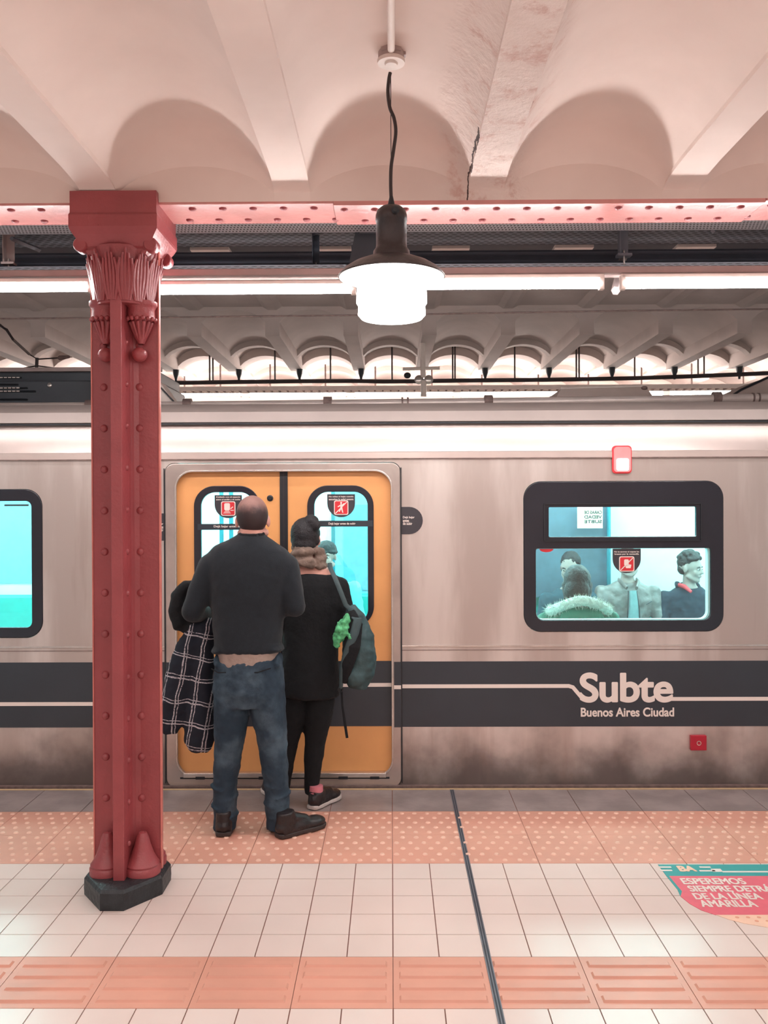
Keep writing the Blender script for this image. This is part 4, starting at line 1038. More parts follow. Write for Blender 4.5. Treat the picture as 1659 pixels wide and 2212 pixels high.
# roof equipment
pipe = empty('roof_pipe', (0, 6.4, 2.45), 'long pale pipe with clamps running along the train roof', 'pipe')
PY = 6.4
pts = [at(-160, 880, PY), at(200, 878, PY), at(420, 876, PY), at(845, 871, PY), at(1200, 867, PY), at(1659, 859, PY), at(1800, 857, PY)]
MB().sweep(pts, .031, 16).build('tube', 'pipe', pipe, True)
for i, px in enumerate((195, 405, 708, 1055, 1548)):
    zc = at(px, 0, PY); py = 880 + (859-880)*(px/1659.); c = at(px, py-2, PY)
    b = MB(); b.sweep([c-Vector((.030, 0, 0)), c+Vector((.030, 0, 0))], .040, 18, side=(0, 1, 0)); b.box(c.x-.025, c.x+.025, PY-.03, PY+.03, 2.40, c.z)
    b.build('clamp', 'rust', pipe, True)
for px in (875, 1632):
    py = 880 - 21*(px/1659.); c = at(px, py, PY)
    for d in (-.02, .02): MB().sweep([c+Vector((d-.006, 0, 0)), c+Vector((d+.006, 0, 0))], .036, 16, side=(0, 1, 0)).build('strap', 'rust', pipe, True)
ac = empty('roof_air_conditioner', (-2.9, 6.7, 2.42), 'dark grey slotted air conditioning unit on the train roof beside the column', 'air conditioner')
AY = 6.7; p0 = at(-150, 868, AY); p1 = at(340, 868, AY); zt = at(100, 822, AY).z; zt2 = at(100, 806, AY+.2).z
MB().box(p0.x, p1.x, AY, AY+.9, 2.41, zt, .01).build('case', 'ac_grey', ac)
MB().box(p0.x, p1.x-.02, AY+.15, AY+.8, zt, zt2, .01).build('upper_case', 'ac_grey', ac)
MB().box(p0.x, p1.x, AY+.1, AY+.16, zt2-.002, zt2+.03, .004).build('top_rail', 'grey_trim', ac)
for (xa, xb, yy, f) in ((0, 45, 816, 1), (0, 38, 831, 0), (0, 58, 838.5, 1), (2, 76, 845.5, 1), (0, 58, 863, 0)):
    Yq = AY-.001 if yy > 822 else AY+.149
    a = at(xa, yy, Yq); c = at(xb, yy, Yq)
    MB().caps((a.x-.1, Yq, a.z), .008, (c.x, Yq, c.z), .008, 8).build('vent_slot', 'rubber', ac)
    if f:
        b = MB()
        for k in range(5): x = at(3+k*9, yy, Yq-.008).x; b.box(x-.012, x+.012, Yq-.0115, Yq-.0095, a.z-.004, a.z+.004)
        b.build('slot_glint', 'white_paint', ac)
b = MB(); b.ell(at(107, 832, AY-.004), (.018, .006, .018)); b.build('bolt', 'chrome', ac, True)
e0 = at(345, 868, 6.5); e1 = at(388, 866, 6.5); e2 = at(345, 825, 6.5)
w = empty('roof_wedge', e0, 'pale sloping cowl end behind the red column on the train roof', 'cowl')
MB().poly([(e0.x-.5, 2.41), (e1.x, 2.42), (e2.x, e2.z), (e0.x-.5, e2.z+.05)], 6.5, 6.68).build('cowl', 'white_paint', w)
MB().sweep([(e2.x-.05, 6.49, e2.z+.02), (e1.x, 6.49, 2.44)], .006, 6).build('edge_trim', 'rubber', w)
ru = empty('roof_unit', at(1305, 866, 6.9), 'greyish roof unit with sloping ends on the train roof over the blue window', 'roof unit')
pa, pb, pc, pd = at(1178, 864, 6.9), at(1212, 840, 6.9), at(1396, 835, 6.9), at(1430, 857, 6.9)
MB().poly([(pa.x, 2.41), (pb.x, pb.z), (pc.x, pc.z), (pd.x+.03, 2.41)], 6.9, 7.4).build('case', 'ac_light', ru)
MB().sweep([(pb.x, 6.9, pb.z+.004), (pc.x, 6.9, pc.z+.004)], .008, 8).build('top_edge', 'white_paint', ru)
MB().ell(at(1392, 838, 6.89), (.025, .02, .015)).build('lifting_eye', 'rust', ru)
rw = empty('roof_duct', at(1600, 870, 6.6), 'pale sloping duct rising over the train roof at the right edge', 'duct')
d0, d1, d2 = at(1570, 862, 6.6), at(1600, 842, 6.6), at(1664, 813, 6.6)
MB().poly([(d0.x, 2.41), (d0.x, d0.z), (d1.x, d1.z), (d2.x, d2.z), (d2.x+1, d2.z+.1), (d2.x+1, 2.41)], 6.6, 7.2).build('case', 'ac_light', rw)
MB().sweep([(d0.x, 6.59, d0.z), (d1.x, 6.59, d1.z), (d2.x, 6.59, d2.z), (d2.x+.4, 6.59, d2.z+.06)], .009, 8).build('top_edge', 'rubber', rw)

# ================================================================== PEOPLE
def head_mtx(c, yaw=0, pitch=0, roll=0, s=1.0):
    return Matrix.Translation(Vector(c)) @ Matrix.Rotation(math.radians(yaw), 4, 'Z') @ Matrix.Rotation(math.radians(pitch), 4, 'X') @ Matrix.Rotation(math.radians(roll), 4, 'Y') @ Matrix.Scale(s, 4)
def within(mb, mtx, fn):
    """run fn on a scratch mesh and add it, transformed"""
    t_ = MB(); fn(t_); bmesh.ops.transform(t_.b, matrix=mtx, verts=t_.b.verts)
    me = bpy.data.meshes.new('t'); t_.b.to_mesh(me); t_.b.free(); mb.b.from_mesh(me); bpy.data.meshes.remove(me)
def head_shape(m):
    m.ell((0, .012, .035), (.076, .094, .088), seg=24); m.ell((0, -.026, -.040), (.056, .064, .074), seg=20)
    m.ell((0, -.064, -.094), (.026, .024, .022)); m.ell((0, -.03, .02), (.068, .060, .062))
    m.caps((0, -.086, .006), .008, (0, -.108, -.028), .0125, 10); m.ell((-.012, -.096, -.031), (.009, .010, .008)); m.ell((.012, -.096, -.031), (.009, .010, .008))
    m.caps((-.034, -.078, .020), .011, (.034, -.078, .020), .011, 10)
    for s in (-1, 1):
        m.ell((s*.036, -.066, -.030), (.024, .022, .026)); m.caps((s*.058, -.01, -.060), .022, (s*.020, -.060, -.090), .020, 10)
        m.ell((s*.078, .008, -.006), (.009, .019, .031), Matrix.Rotation(s*.25, 3, 'Z'))
    m.caps((-.017, -.088, -.060), .009, (.017, -.088, -.060), .009, 10)
def hand_shape(m, side=1, curl=0.6):
    """wrist at the origin, fingers along -z, palm facing -y; thumb on side*x"""
    m.ell((0, 0, -.045), (.040, .017, .050)); m.caps((0, 0, .02), .026, (0, 0, -.02), .028)
    for k, (x, L, rr) in enumerate(((-.030, .058, .0075), (-.010, .074, .0085), (.011, .080, .0088), (.031, .072, .0085))):
        x *= -side * -1; p = Vector((x, 0, -.088)); a = .25
        for j, f in enumerate((.45, .32, .23)):
            a += curl*(.5 if j == 0 else 1); q = p + Vector((0, -math.sin(a), -math.cos(a)))*L*f*1.15
            m.caps(p, rr*(1-.08*j), q, rr*(.93-.08*j), 8); p = q
    p = Vector((side*.030, -.006, -.030)); q = p + Vector((side*.030, -.018, -.028)); r_ = q + Vector((side*.006, -.018, -.026))
    m.caps(p, .014, q, .011, 8); m.caps(q, .0105, r_, .009, 8)
def aim(wrist, frm, palm=(0, 0, -1)):
    z = (Vector(frm)-Vector(wrist)).normalized(); pl_ = Vector(palm); y = (-(pl_ - z*pl_.dot(z))).normalized(); x = y.cross(z)
    return Matrix((( x.x, y.x, z.x, wrist[0]), (x.y, y.y, z.y, wrist[1]), (x.z, y.z, z.z, wrist[2]), (0, 0, 0, 1)))
def face_parts(mtx, o, brow='hair_black'):
    for s in (-1, 1):
        b = MB(); within(b, mtx, lambda m: m.ell((s*.030, -.0835, -.001), (.0125, .008, .0065))); e = b.build('eye', 'eye_white', o, True)
        b = MB(); within(b, mtx, lambda m: m.ell((s*.030, -.0905, -.001), (.0055, .003, .0055))); b.build('iris', 'eye', e, True)
        b = MB(); within(b, mtx, lambda m: m.sweep([(s*.014, -.091, .016), (s*.030, -.091, .0215), (s*.048, -.079, .016)], [.003, .0042, .002], 8)); b.build('eyebrow', brow, o, True)
    b = MB(); within(b, mtx, lambda m: m.sweep([(-.021, -.090, -.0605), (-.008, -.0955, -.0590), (0, -.096, -.0600), (.008, -.0955, -.0590), (.021, -.090, -.0605)], [.0015, .0035, .0032, .0035, .0015], 8)); b.build('lips', 'lip', o, True)
def shoe(parent, heel, ang, mt, sole_m, name='boot', L=.29, Wd=.052, h=.085, high=True, white=False):
    """heel = back of the sole on the floor, ang = direction the toe points, degrees from +Y towards +X"""
    mtx = Matrix.Translation(Vector(heel)) @ Matrix.Rotation(-math.radians(ang), 4, 'Z')
    def up(m):
        m.ell((0, .055, .050), (Wd*.88, .062, .045)); m.ell((0, .14, .042), (Wd*.86, .095, .040)); m.ell((0, L-.075, .036), (Wd*.98, .075, .033)); m.box(-Wd*.8, Wd*.8, .02, L-.06, .018, .04)
        m.sweep([(0, .060, .04), (0, .055, h+.02), (0, .052, h+.045 if high else h+.012)], [(.046, .060), (.043, .052), (.043, .048)], 16)
        m.caps((0, .10, h+.0), .033, (0, .17, .062), .030)
    b = MB(); within(b, mtx, up); u = soft(b, name, mt, parent, .006, 5, .003, .03)
    def sl(m):
        P = [(-Wd*.75, .01), (-.02, 0), (.02, 0), (Wd*.75, .01), (Wd*.88, .06), (Wd*.82, .13), (Wd*1.05, .20), (Wd*.9, L-.03), (.02, L), (-.02, L), (-Wd*.9, L-.03), (-Wd*1.05, .20), (-Wd*.82, .13), (-Wd*.88, .06)]
        m.poly(P, 0.004, .026, 'XY')
        m.poly([(x*1.02, y_) for x, y_ in P if y_ <= .1] + [(-Wd*.85, .09)], 0, .014, 'XY') if False else None
    b = MB(); within(b, mtx, sl); so = b.build('sole', sole_m, u)
    bv = so.modifiers.new('b', 'BEVEL'); bv.width = .006; bv.segments = 3
    b = MB()
    def la(m):
        for k in range(4): m.sweep([(-.022, .115+.018*k, h+.016-.011*k), (0, .118+.018*k, h+.024-.011*k), (.022, .115+.018*k, h+.016-.011*k)], .0028, 6)
    within(b, mtx, la); b.build('laces', 'black_cloth' if not white else 'letter', u)
    return u

# ---------------------------------------------------------------- man in the dark sweater
YM = 4.60
def PM(px, py, dy=0.0): return at(px, py, YM) + Vector((0, dy, 0))
k_ = YM/F
hm = head_mtx(PM(544.5, 1125, .02), 184, 3, 1, 1.06)
b = MB(); within(b, hm, head_shape)
neck = [PM(544, 1128, .015), PM(544, 1150, -.005), PM(543, 1180, -.015)]
b.sweep(neck, [(.058, .060), (.058, .062), (.075, .07)], 18)
b.sweep([PM(543, 1170), PM(542, 1205), PM(540, 1260), PM(536, 1330), PM(536, 1400), PM(537, 1450), PM(537, 1500)], [(.10, .07), (.185, .09), (.19, .105), (.165, .10), (.155, .10), (.165, .11), (.16, .10)], 24)
man_j = dict(ls=PM(455, 1222), le=PM(418, 1320, -.02), lw=PM(432, 1338, .25), rs=PM(618, 1222), re=PM(637, 1308, -.02), rw=PM(556, 1322, .20))
for q in 'lr':
    b.caps(man_j[q+'s'], .05, man_j[q+'e'], .042); b.caps(man_j[q+'e'], .042, man_j[q+'w'], .028)
    w = man_j[q+'w']; d = (w-man_j[q+'e']).normalized()
    within(b, aim(w + d*.01, man_j[q+'e'], (0, 0, -1) if q == 'l' else (-.6, 0, -.5)), lambda m: hand_shape(m, 1 if q == 'l' else -1, .7))
Lleg = [(PM(502, 1500), .085), (PM(499, 1570), .075), (PM(490, 1640), .055), (PM(487, 1700), .052), (PM(485, 1778), .040)]
Rleg = [(PM(576, 1500), .085), (PM(586, 1570), .070), (PM(593, 1640), .055), (PM(596, 1700), .052), (PM(600, 1782), .040)]
for lg in (Lleg, Rleg): b.sweep([p for p, r_ in lg], [r_*.9 for p, r_ in lg], 16)
for (hx, hy, an) in ((482, 1810, -6), (598, 1812, 50)):
    hl = fl(hx, hy); dv = Vector((math.sin(math.radians(an)), math.cos(math.radians(an)), 0))
    b.caps(hl + dv*.05 + Vector((0, 0, .05)), .035, hl + dv*.20 + Vector((0, 0, .035)), .026)
man = soft(b, 'person', 'skin', None, .007, 4)
props(man, 'balding man seen from behind in dark sweater and jeans, waiting at the orange doors', 'person')
b = MB()
within(b, hm, lambda m: m.ell((0, .020, .028), (.0785, .0935, .0965), seg=32)); hr = b.build('hair', 'hair_buzz', man, True)
b = MB(); rings = [(543, 1149, 25, .062), (543, 1156, 31, .070), (543, 1168, 52, .083), (542, 1184, 80, .098), (541, 1205, 97, .112), (540, 1240, 99, .125), (538, 1285, 86, .125), (536, 1330, 79, .122), (535, 1380, 74, .125), (536, 1400, 72, .128), (536, 1409, 70, .126)]
b.sweep([PM(x, y_, -.005) for x, y_, w, d in rings], [(w*k_, d) for x, y_, w, d in rings], 32)
for q in 'lr':
    s_, e_, w_ = man_j[q+'s'], man_j[q+'e'], man_j[q+'w']
    b.caps(s_+Vector((0, 0, -.005)), .070, s_*.45+e_*.55, .066, 16); b.caps(s_*.45+e_*.55, .066, e_, .058, 16); b.caps(e_, .058, e_*.25+w_*.75, .044, 16)
b.ell(PM(474, 1404, -.01), (.045, .10, .020)); b.ell(PM(598, 1400, -.01), (.045, .10, .020))
sw = soft(b, 'sweater', 'sweater', man, .010, 10, .012, .11)
b = MB(); b.sweep([PM(544, 1154, -.012)+Vector((.062*math.cos(a), .058*math.sin(a), .006*math.sin(a))) for a in [2*PI*k/24 for k in range(25)]], .0085, 8, False); b.build('neck_ribbing', 'black_cloth', man, True)
b = MB(); b.sweep([PM(536, 1385, -.005), PM(536, 1412, -.005), PM(536, 1428, -.003), PM(537, 1446, 0)], [(.160, .119), (.163, .124), (.166, .128), (.166, .121)], 32); soft(b, 'tshirt', 'tshirt', man, .009, 4, .008, .035)
b = MB(); b.sweep([PM(537, 1424, 0), PM(538, 1450, -.003), PM(538, 1490, -.005), PM(538, 1518, 0)], [(.172, .128), (.182, .136), (.190, .142), (.180, .128)], 32)
b.sweep([p for p, r_ in [(PM(501, 1490), 0), (PM(501, 1535), 0), (PM(498, 1575), 0), (PM(493, 1620), 0), (PM(489, 1660), 0), (PM(487, 1700), 0), (PM(486, 1735), 0), (PM(486, 1760), 0), (PM(485, 1790), 0)]], [(.098, .118), (.094, .112), (.086, .100), (.074, .088), (.068, .080), (.060, .074), (.064, .078), (.058, .072), (.060, .074)], 24)
b.sweep([PM(575, 1490), PM(579, 1535), PM(586, 1575), (PM(590, 1620)), PM(594, 1660), PM(597, 1700), PM(599, 1735), PM(600, 1757), PM(602, 1788)], [(.096, .118), (.094, .112), (.083, .100), (.074, .088), (.070, .082), (.062, .074), (.066, .080), (.060, .072), (.064, .076)], 24)
for sx_ in (474, 601): b.ell(PM(sx_, 1427, .0), (.022, .10, .045))
# gathered folds over the boots
for (px, y0) in ((486, 1700), (599, 1695)):
    for j, yy in enumerate((0, 22, 42, 62)): b.sweep([PM(px-1+j*.6+(j % 2)*2, y0+yy-5), PM(px-1+j*.6, y0+yy+6)], [(.058, .070), (.060, .072)], 20); b.ell(PM(px+(3 if j % 2 else -4), y0+yy), (.069, .083, .012), Matrix.Rotation((-1)**j*.22, 3, 'Y'))
jn = soft(b, 'jeans', 'denim', man, .008, 4, .013, .055)
for (xa, ya, xb, yb3) in ((466, 1436, 498, 1443), (538, 1444, 592, 1434)):
    b = MB(); b.sweep([PM(xa, ya, -.112), PM((xa+xb)/2, (ya+yb3)/2+3, -.137), PM(xb, yb3, -.125)], .003, 6); b.build('pocket_seam', 'black_cloth', jn)
shoe(man, fl(482, 1810), -6, 'boot', 'sole'); shoe(man, fl(598, 1812), 50, 'boot', 'sole', L=.30)

# ---------------------------------------------------------------- plaid jacket over his arm
YJ = 4.70
def PJ(px, py, dy=0.0): return at(px, py, YJ) + Vector((0, dy, 0))
b = MB()
b.sweep([PJ(424, 1352), PJ(408, 1400), PJ(391, 1455), PJ(379, 1510), PJ(370, 1555), PJ(366, 1584)], [(.040, .040), (.070, .050), (.078, .055), (.078, .060), (.066, .055), (.050, .045)], 20)
b.sweep([PJ(445, 1345), PJ(441, 1400), PJ(438, 1450), PJ(433, 1510), PJ(431, 1560), PJ(431, 1600), PJ(432, 1624)], [(.045, .045), (.055, .05), (.060, .055), (.072, .06), (.082, .062), (.084, .06), (.055, .04)], 20)
b.caps(PJ(420, 1362), .045, PJ(452, 1352), .05)
jk = soft(b, 'plaid_jacket', 'plaid', None, .009, 6, .022, .07)
props(jk, 'black and white plaid jacket hanging over the sweater man\'s forearm', 'jacket')
b = MB(); b.sweep([PJ(430, 1352, .02), PJ(408, 1360), PJ(390, 1352), PJ(381, 1320), PJ(386, 1287), PJ(404, 1264), PJ(432, 1256, .02)], [(.03, .04), (.035, .045), (.042, .05), (.044, .055), (.042, .05), (.034, .04), (.02, .03)], 18)
b.ell(PJ(392, 1316, .02), (.058, .05, .105))
soft(b, 'lining', 'black_cloth', jk, .009, 8, .012, .06)

# ---------------------------------------------------------------- woman with the bun
YW = 5.0
def PW(px, py, dy=0.0): return at(px, py, YW) + Vector((0, dy, 0))
kw = YW/F
hw_ = head_mtx(PW(660, 1165, .02), 172, 6, -2, 1.0)
b = MB(); within(b, hw_, head_shape)
b.sweep([PW(661, 1170, .01), PW(664, 1200), PW(672, 1225, -.01)], [(.052, .055), (.055, .058), (.085, .065)], 18)
b.sweep([PW(673, 1217, -.01), PW(673, 1232, -.01), PW(672, 1262), PW(670, 1320), PW(668, 1390), PW(668, 1460), PW(666, 1500)], [(.06, .05), (.122, .075), (.165, .095), (.14, .10), (.13, .10), (.155, .115), (.15, .11)], 24)
wj = dict(ls=PW(617, 1262), le=PW(602, 1340, -.02), lw=PW(640, 1345, .10), rs=PW(733, 1262), re=PW(752, 1342, -.02), rw=PW(706, 1345, .10))
for q in 'lr':
    b.caps(wj[q+'s'], .042, wj[q+'e'], .036); b.caps(wj[q+'e'], .036, wj[q+'w'], .023)
    w = wj[q+'w']; d = (w-wj[q+'e']).normalized()
    within(b, aim(w + d*.01, wj[q+'e'], (0, 0, -1)), lambda m: hand_shape(m, 1 if q == 'l' else -1, .7))
WR = [(PW(692, 1490), .085), (PW(688, 1540), .080), (PW(681, 1600), .058), (PW(676, 1650), .050), (PW(672, 1716), .036)]
WL = [(PW(636, 1490), .080), (PW(632, 1540), .075), (PW(624, 1600), .055), (PW(616, 1650), .048), (PW(607, 1722, .05), .036)]
for lg in (WR, WL): b.sweep([p for p, r_ in lg], [r_*.92 for p, r_ in lg], 16)
for (hp, an) in ((fl(671, 1750), 32), (fl(608, 1733), -28)):
    dv = Vector((math.sin(math.radians(an)), math.cos(math.radians(an)), 0)); b.caps(hp + dv*.05 + Vector((0, 0, .05)), .030, hp + dv*.17 + Vector((0, 0, .032)), .022)
wo = soft(b, 'person', 'skin', None, .007, 4)
props(wo, 'woman seen from behind in a black coat with dark bun and taupe scarf', 'person')
b = MB(); within(b, hw_, lambda m: (m.ell((0, .020, .030), (.084, .098, .094), seg=24), m.ell((0, .045, -.03), (.070, .065, .06)), m.caps((-.06, .02, -.01), .026, (.06, .02, -.01), .026)))
b.ell(PW(673, 1128, -.03), (.046, .046, .044)); b.ell(PW(664, 1136, -.05), (.034, .03, .03)); b.ell(PW(683, 1134, -.05), (.030, .03, .032)); b.ell(PW(672, 1119, -.03), (.028, .03, .02))
soft(b, 'hair', 'hair_black', wo, .006, 4, .008, .02)
b = MB()
for j, (yy, rx, ry, r_) in enumerate(((1186, .070, .072, .020), (1196, .079, .078, .024), (1207, .086, .084, .024), (1217, .090, .088, .021))):
    c = PW(663+j*1.2, yy, -.008)
    b.sweep([c+Vector((rx*math.cos(a), ry*math.sin(a), (.016 if j % 2 else -.012)*math.cos(a+j))) for a in [2*PI*k/28 for k in range(29)]], r_, 10, False)
soft(b, 'scarf', 'scarf', wo, .006, 5, .012, .03)
b = MB(); rings = [(674, 1236, 38, .082), (674, 1243, 53, .098), (675, 1262, 70, .118), (674, 1300, 67, .125), (671, 1360, 60, .122), (670, 1420, 61, .128), (669, 1470, 66, .140), (668, 1502, 67, .140)]
b.sweep([PW(x, y_, -.005) for x, y_, w, d in rings], [(w*kw, d) for x, y_, w, d in rings], 32)
for q in 'lr':
    s_, e_, w_ = wj[q+'s'], wj[q+'e'], wj[q+'w']
    b.caps(s_+Vector((0, 0, -.012)), .058, e_, .050, 16); b.caps(e_, .050, e_*.2+w_*.8, .038, 16)
soft(b, 'coat', 'black_cloth', wo, .010, 8, .014, .09)
b = MB()
for lg in (WR, WL): b.sweep([p for p, r_ in lg], [(r_*1.05, r_*1.1) for p, r_ in lg], 18)
soft(b, 'leggings', 'black_cloth', wo, .008, 5, .008, .06)
s1 = shoe(wo, fl(671, 1751), 32, 'boot', 'sole_white', 'sneaker', .27, .047, .070, False, True)
s2 = shoe(wo, fl(608, 1735), -28, 'boot', 'sole_white', 'sneaker', .27, .047, .070, False, True)
b = MB(); p = fl(671, 1751)+Vector((.028, .05, 0)); b.sweep([p+Vector((0, 0, .07)), p+Vector((0, 0, .125))], [.040, .038], 16); b.build('sock', 'sock_pink', wo, True)

# ---------------------------------------------------------------- backpack hanging from her shoulder
YB = 4.86
def PB(px, py, dy=0.0): return at(px, py, YB) + Vector((0, dy, 0))
b = MB()
b.sweep([PB(758, 1308), PB(766, 1335), PB(773, 1375), PB(777, 1420), PB(776, 1455), PB(772, 1486)], [(.025, .035), (.062, .06), (.088, .075), (.094, .082), (.086, .08), (.052, .055)], 24)
b.ell(PB(788, 1420, -.02), (.060, .06, .125)); b.ell(PB(768, 1458, -.05), (.062, .045, .06))
bp = soft(b, 'backpack', 'pack_green', None, .008, 6, .020, .06)
props(bp, 'dark green backpack hanging from the scarfed woman\'s right shoulder', 'backpack')
b = MB(); b.sweep([PB(755, 1318, -.06), PB(766, 1345, -.085), PB(762, 1390, -.105), PB(752, 1430, -.10), PB(744, 1470, -.07)], [(.035, .014), (.050, .02), (.048, .022), (.036, .02), (.02, .014)], 16); soft(b, 'back_panel', 'black_cloth', bp, .006, 4)
b = MB(); b.sweep([PB(762, 1330, -.09), PB(775, 1332, -.10), PB(768, 1360, -.118), PB(752, 1400, -.118), PB(741, 1440, -.10), PB(738, 1480, -.07)], [(.012, .006), (.026, .007), (.024, .007), (.020, .007), (.016, .006), (.010, .006)], 12); b.build('shoulder_pad', 'pack_strap', bp, True)
b = MB(); b.sweep([PW(713, 1216, -.02), PW(716, 1226, -.075), PW(727, 1245, -.125), PW(738, 1270, -.150), PW(750, 1300, -.16), PB(758, 1315, -.03)], [(.013, .003)]*6, 8); b.build('strap', 'pack_strap', bp, True)
b = MB(); b.sweep([PB(739, 1484, -.06), PB(741, 1520, -.06), PB(746, 1555, -.06), PB(751, 1588, -.06)], [(.006, .002), (.006, .002), (.0075, .002), (.0075, .002)], 8); b.build('strap_tail', 'black_cloth', bp)
b = MB(); c = PB(737, 1484, -.062); b.sweep([c+Vector((.012*math.cos(a), 0, .014*math.sin(a))) for a in [2*PI*k/14 for k in range(15)]], .0035, 6, False); b.build('buckle', 'rubber', bp)
b = MB(); b.caps(PB(752, 1328, -.10), .020, PB(740, 1356, -.11), .034); b.caps(PB(740, 1352, -.11), .034, PB(730, 1384, -.11), .022); b.caps(PB(745, 1352, -.12), .014, PB(760, 1370, -.12), .012)
gb = soft(b, 'green_bag', 'green_bright', None, .006, 2, .030, .025); props(gb, 'crumpled bright green plastic bag tucked against the backpack\'s strap', 'bag')

# ---------------------------------------------------------------- passengers inside the car
def seated(px, py, Y, label, yaw, top_m, hair, away=False, skin='skin_pale', pitch=0, hairfn=None, face=True, sh=.20, drop=.235, leg_m='navy', lean=0.0, wr=.02, brow='hair_black', tilt=0):
    c = at(px, py, Y); f = 1 if away else -1
    hmx = head_mtx(c, yaw + (180 if away else 0), pitch, tilt)
    hip = Vector((c.x - lean, Y - f*.10, .56)); zs_ = c.z - drop
    b = MB(); within(b, hmx, head_shape)
    up_ = Vector((c.x, Y-f*.02, c.z))
    b.sweep([up_+Vector((0, 0, -.03)), Vector((c.x, Y-f*.03, c.z-.12)), Vector((c.x-lean*.1, Y-f*.03, zs_+.05))], [.050, .052, .07], 16)
    tor = [(zs_+.06, .085, .06), (zs_+.0, sh-.02, .085), (zs_-.10, sh-.01, .105), (zs_-.28, sh-.045, .10), (.62, sh-.03, .115), (.52, sh-.03, .11)]
    def cen(z): t_ = (zs_+.06-z)/max(.01, zs_+.06-.52); return Vector((c.x, Y-f*.03, z)).lerp(Vector((hip.x, hip.y, z)), t_)
    b.sweep([cen(z) for z, a, d in tor], [(a*.93, d*.93) for z, a, d in tor], 22)
    J = {}
    for s in (-1, 1):
        S0 = Vector((c.x+s*sh, Y-f*.03, zs_-.03)); E0 = Vector((c.x+s*(sh+.05), Y-f*.03+f*.02, max(.72, zs_-.30))); W0 = Vector((c.x+s*.09, Y+f*.26, .68)); J[s] = (S0, E0, W0)
        b.caps(S0, .045, E0, .038); b.caps(E0, .038, W0, .026)
        within(b, aim(W0+(W0-E0).normalized()*.01, E0, (0, 0, -1)), lambda m: hand_shape(m, -s if not away else s, .3))
        kn = Vector((hip.x+s*.12, hip.y+f*.44, .55)); an = Vector((hip.x+s*.11, hip.y+f*.40, .10))
        b.caps(hip+Vector((s*.09, 0, 0)), .085, kn, .058); b.caps(kn, .055, an, .038); b.caps(an, .036, an+Vector((0, f*.13, -.05)), .028)
    o = soft(b, 'person', skin, None, .008, 3); props(o, label, 'person')
    b = MB(); b.sweep([cen(z) for z, a, d in tor], [(a*1.04+.008, d*1.1+.008) for z, a, d in tor], 26)
    for s in (-1, 1):
        S0, E0, W0 = J[s]; b.caps(S0, .062, E0, .052, 14); b.caps(E0, .052, E0*.15+W0*.85, .040, 14)
    soft(b, 'jacket', top_m, o, .011, 6, wr, .07)
    b = MB(); b.sweep([hip+Vector((0, 0, -.06)), hip+Vector((0, 0, .06))], [(.19, .13)]*2, 20)
    for s in (-1, 1):
        kn = Vector((hip.x+s*.12, hip.y+f*.44, .55)); an = Vector((hip.x+s*.11, hip.y+f*.40, .12)); b.caps(hip+Vector((s*.09, 0, 0)), .096, kn, .068); b.caps(kn, .066, an, .05)
    soft(b, 'trousers', leg_m, o, .012, 5)
    b = MB()
    for s in (-1, 1):
        an = Vector((hip.x+s*.11, hip.y+f*.40, .10)); b.ell(an+Vector((0, f*.02, -.04)), (.045, .06, .045)); b.ell(an+Vector((0, f*.12, -.05)), (.045, .09, .033))
    soft(b, 'shoes', 'boot', o, .008, 3)
    if hair:
        b = MB(); within(b, hmx, hairfn or (lambda m: (m.ell((0, .022, .045), (.083, .097, .090), seg=20), m.ell((0, .05, -.01), (.076, .06, .06)))))
        soft(b, 'hair', hair, o, .007, 3, .010, .025)
    if face: face_parts(hmx, o, brow)
    return o, hmx, c

YS = TRY + 1.98
o, hx, c = seated(1232, 1226, YS, 'passenger with short dark hair and dark jacket behind the fur hood', -28, 'navy', 'hair_black', pitch=12, sh=.19)
o, hx, c = seated(1357, 1216, YS, 'passenger in grey leather jacket whose face the window sticker covers', 0, 'leather', 'hair_brown', sh=.215, drop=.215, wr=.03)
b = MB(); zc = c.z-.20; b.sweep([(c.x+.004, YS-.125, zc-.02), (c.x+.006, YS-.150, zc-.15), (c.x+.004, YS-.145, zc-.34)], [(.030, .02), (.040, .02), (.052, .02)], 14); b.build('sweater_front', 'knit_grey', o, True)
b = MB()
for s in (-1, 1): b.sweep([(c.x+s*.075, YS+.02, zc+.060), (c.x+s*.070, YS-.05, zc+.045), (c.x+s*.040, YS-.105, zc+.0)], [(.010, .018), (.012, .022), (.012, .020)], 10)
b.build('collar', 'leather', o, True)
b = MB()
for s in (-1, 1): b.sweep([(c.x+s*.034, YS-.130, zc-.02), (c.x+s*.046, YS-.162, zc-.16), (c.x+s*.056, YS-.158, zc-.36)], .004, 8)
b.sweep([(c.x+.105, YS-.155, zc-.13), (c.x+.150, YS-.145, zc-.105)], .004, 8); b.build('zip', 'rubber', o)
def curly(m):
    rnd = random.Random(3); m.ell((0, .022, .052), (.080, .092, .082)); m.ell((0, .055, -.01), (.066, .05, .05))
    for i in range(60):
        a = rnd.uniform(0, 2*PI); e = rnd.uniform(.25, 1.45); m.ell((.078*math.cos(a)*math.cos(e), .008+.092*math.sin(a)*math.cos(e), .062+.082*math.sin(e)), (.021, .021, .018), seg=8)
o, hx, c = seated(1491, 1228, YS, 'young man with curly hair in a dark hoodie looking towards the window edge', 48, 'hoodie', 'hair_brown', hairfn=curly, sh=.20, drop=.215, pitch=3)
b = MB(); b.sweep([(c.x-.095, YS-.01, c.z-.135), (c.x-.070, YS-.07, c.z-.145), (c.x-.03, YS-.115, c.z-.185)], [(.016, .018), (.018, .02), (.012, .012)], 12); b.build('hood_lining', 'red_cloth', o, True)
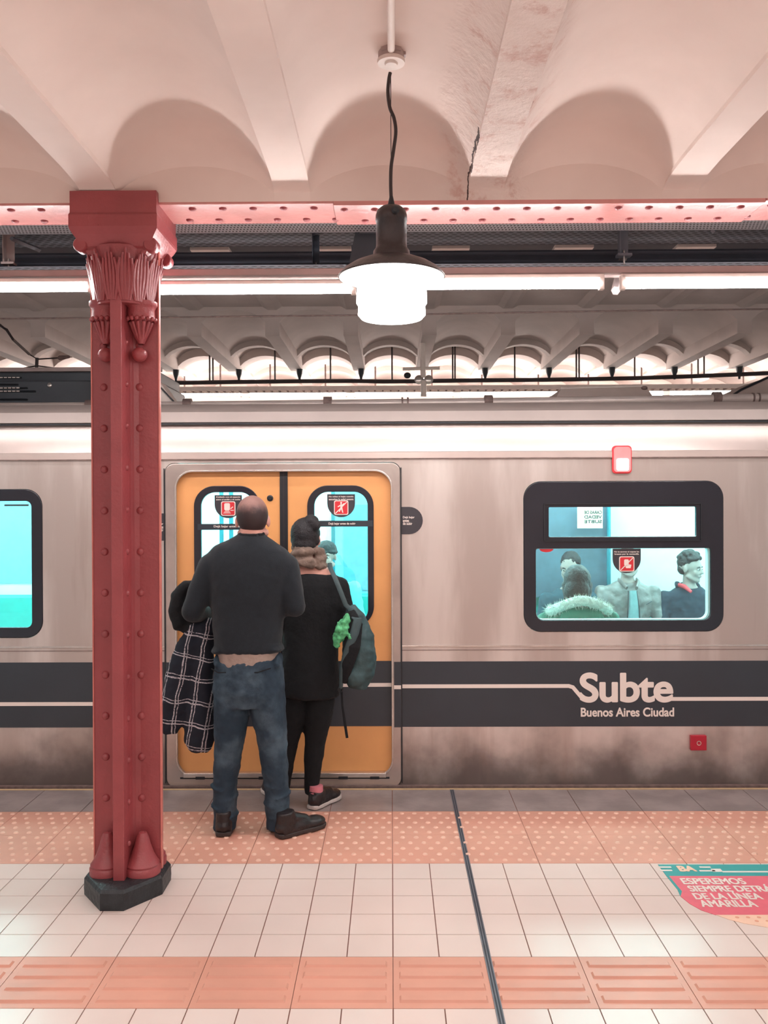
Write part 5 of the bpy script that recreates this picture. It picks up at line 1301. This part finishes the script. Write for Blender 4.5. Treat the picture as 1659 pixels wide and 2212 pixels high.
b = MB(); b.sweep([(c.x-.095, YS+.02, c.z-.155), (c.x-.085, YS+.07, c.z-.135), (c.x, YS+.10, c.z-.13), (c.x+.08, YS+.07, c.z-.15), (c.x+.085, YS+.0, c.z-.19)], [.022, .030, .035, .030, .022], 12); soft(b, 'hood', 'hoodie', o, .008, 5)
# bearded passenger seen through the right door window
def beanie(m): m.ell((0, .018, .052), (.086, .100, .082), seg=20); m.sweep([(.084*math.cos(a), .012+.098*math.sin(a), .040) for a in [2*PI*k/24 for k in range(25)]], .011, 8, False)
o, hx, c = seated(704, 1203, YS-.25, 'bearded passenger in dark beanie and light teal top behind the door window', -8, 'light_teal', 'hair_black', hairfn=beanie, sh=.22, drop=.225)
o.children[-1].name = o.children[-1].name
b = MB(); within(b, hx, lambda m: (m.ell((0, -.052, -.082), (.047, .046, .034)), m.caps((-.052, -.02, -.055), .014, (-.03, -.07, -.08), .016), m.caps((.052, -.02, -.055), .014, (.03, -.07, -.08), .016), m.caps((-.02, -.097, -.048), .006, (.02, -.097, -.048), .006))); soft(b, 'beard', 'hair_black', o, .006, 2)
# passenger in the fur-trimmed parka, back to the window
YP = TRY + .40
def bob(m): m.ell((0, .018, .034), (.088, .104, .098), seg=20); m.ell((0, .05, -.04), (.080, .065, .075)); m.caps((-.07, 0, 0), .03, (-.065, .02, -.09), .024); m.caps((.07, 0, 0), .03, (.065, .02, -.09), .024)
o, hx, c = seated(1247, 1264, YP, 'passenger in a green parka with pale fur collar, back to the window', -14, 'parka', 'hair_brown', away=True, hairfn=bob, pitch=22, sh=.215, drop=.20, face=False)
b = MB(); pth = []
for k in range(25):
    a = PI*1.02 + (PI*.96)*k/24; pth.append(Vector((c.x+.185*math.cos(a)*1.02, YP-.03+.125*math.sin(a), c.z-.115+.030*math.cos(2*(a-PI*1.5))-.02*abs(math.cos(a)))))
b.sweep(pth, [.034]*25, 10); fu = soft(b, 'fur_trim', 'fur', o, .008, 2)
b = MB(); rnd = random.Random(5)
for i in range(1500):
    p = pth[rnd.randrange(25)]; d = Vector((rnd.gauss(0, 1), rnd.gauss(-.3, 1), rnd.gauss(.25, 1))).normalized(); q = p + d*.028 + Vector((rnd.uniform(-.008, .008), 0, 0)); e = q + d*rnd.uniform(.018, .038) + Vector((0, 0, -.006)); n = d.cross(Vector((.3, .5, .8))).normalized()*.0022
    v = [b.b.verts.new(q+n), b.b.verts.new(q-n), b.b.verts.new(q+d.cross(n).normalized()*.0022), b.b.verts.new(e)]
    b.b.faces.new((v[0], v[1], v[3])); b.b.faces.new((v[1], v[2], v[3])); b.b.faces.new((v[2], v[0], v[3]))
b.build('fur_hair', 'fur', fu)
b = MB(); b.ell((c.x, YP-.13, c.z-.19), (.15, .045, .07)); b.ell((c.x, YP-.12, c.z-.24), (.10, .05, .08)); soft(b, 'hood', 'parka', o, .010, 5, .02, .06)
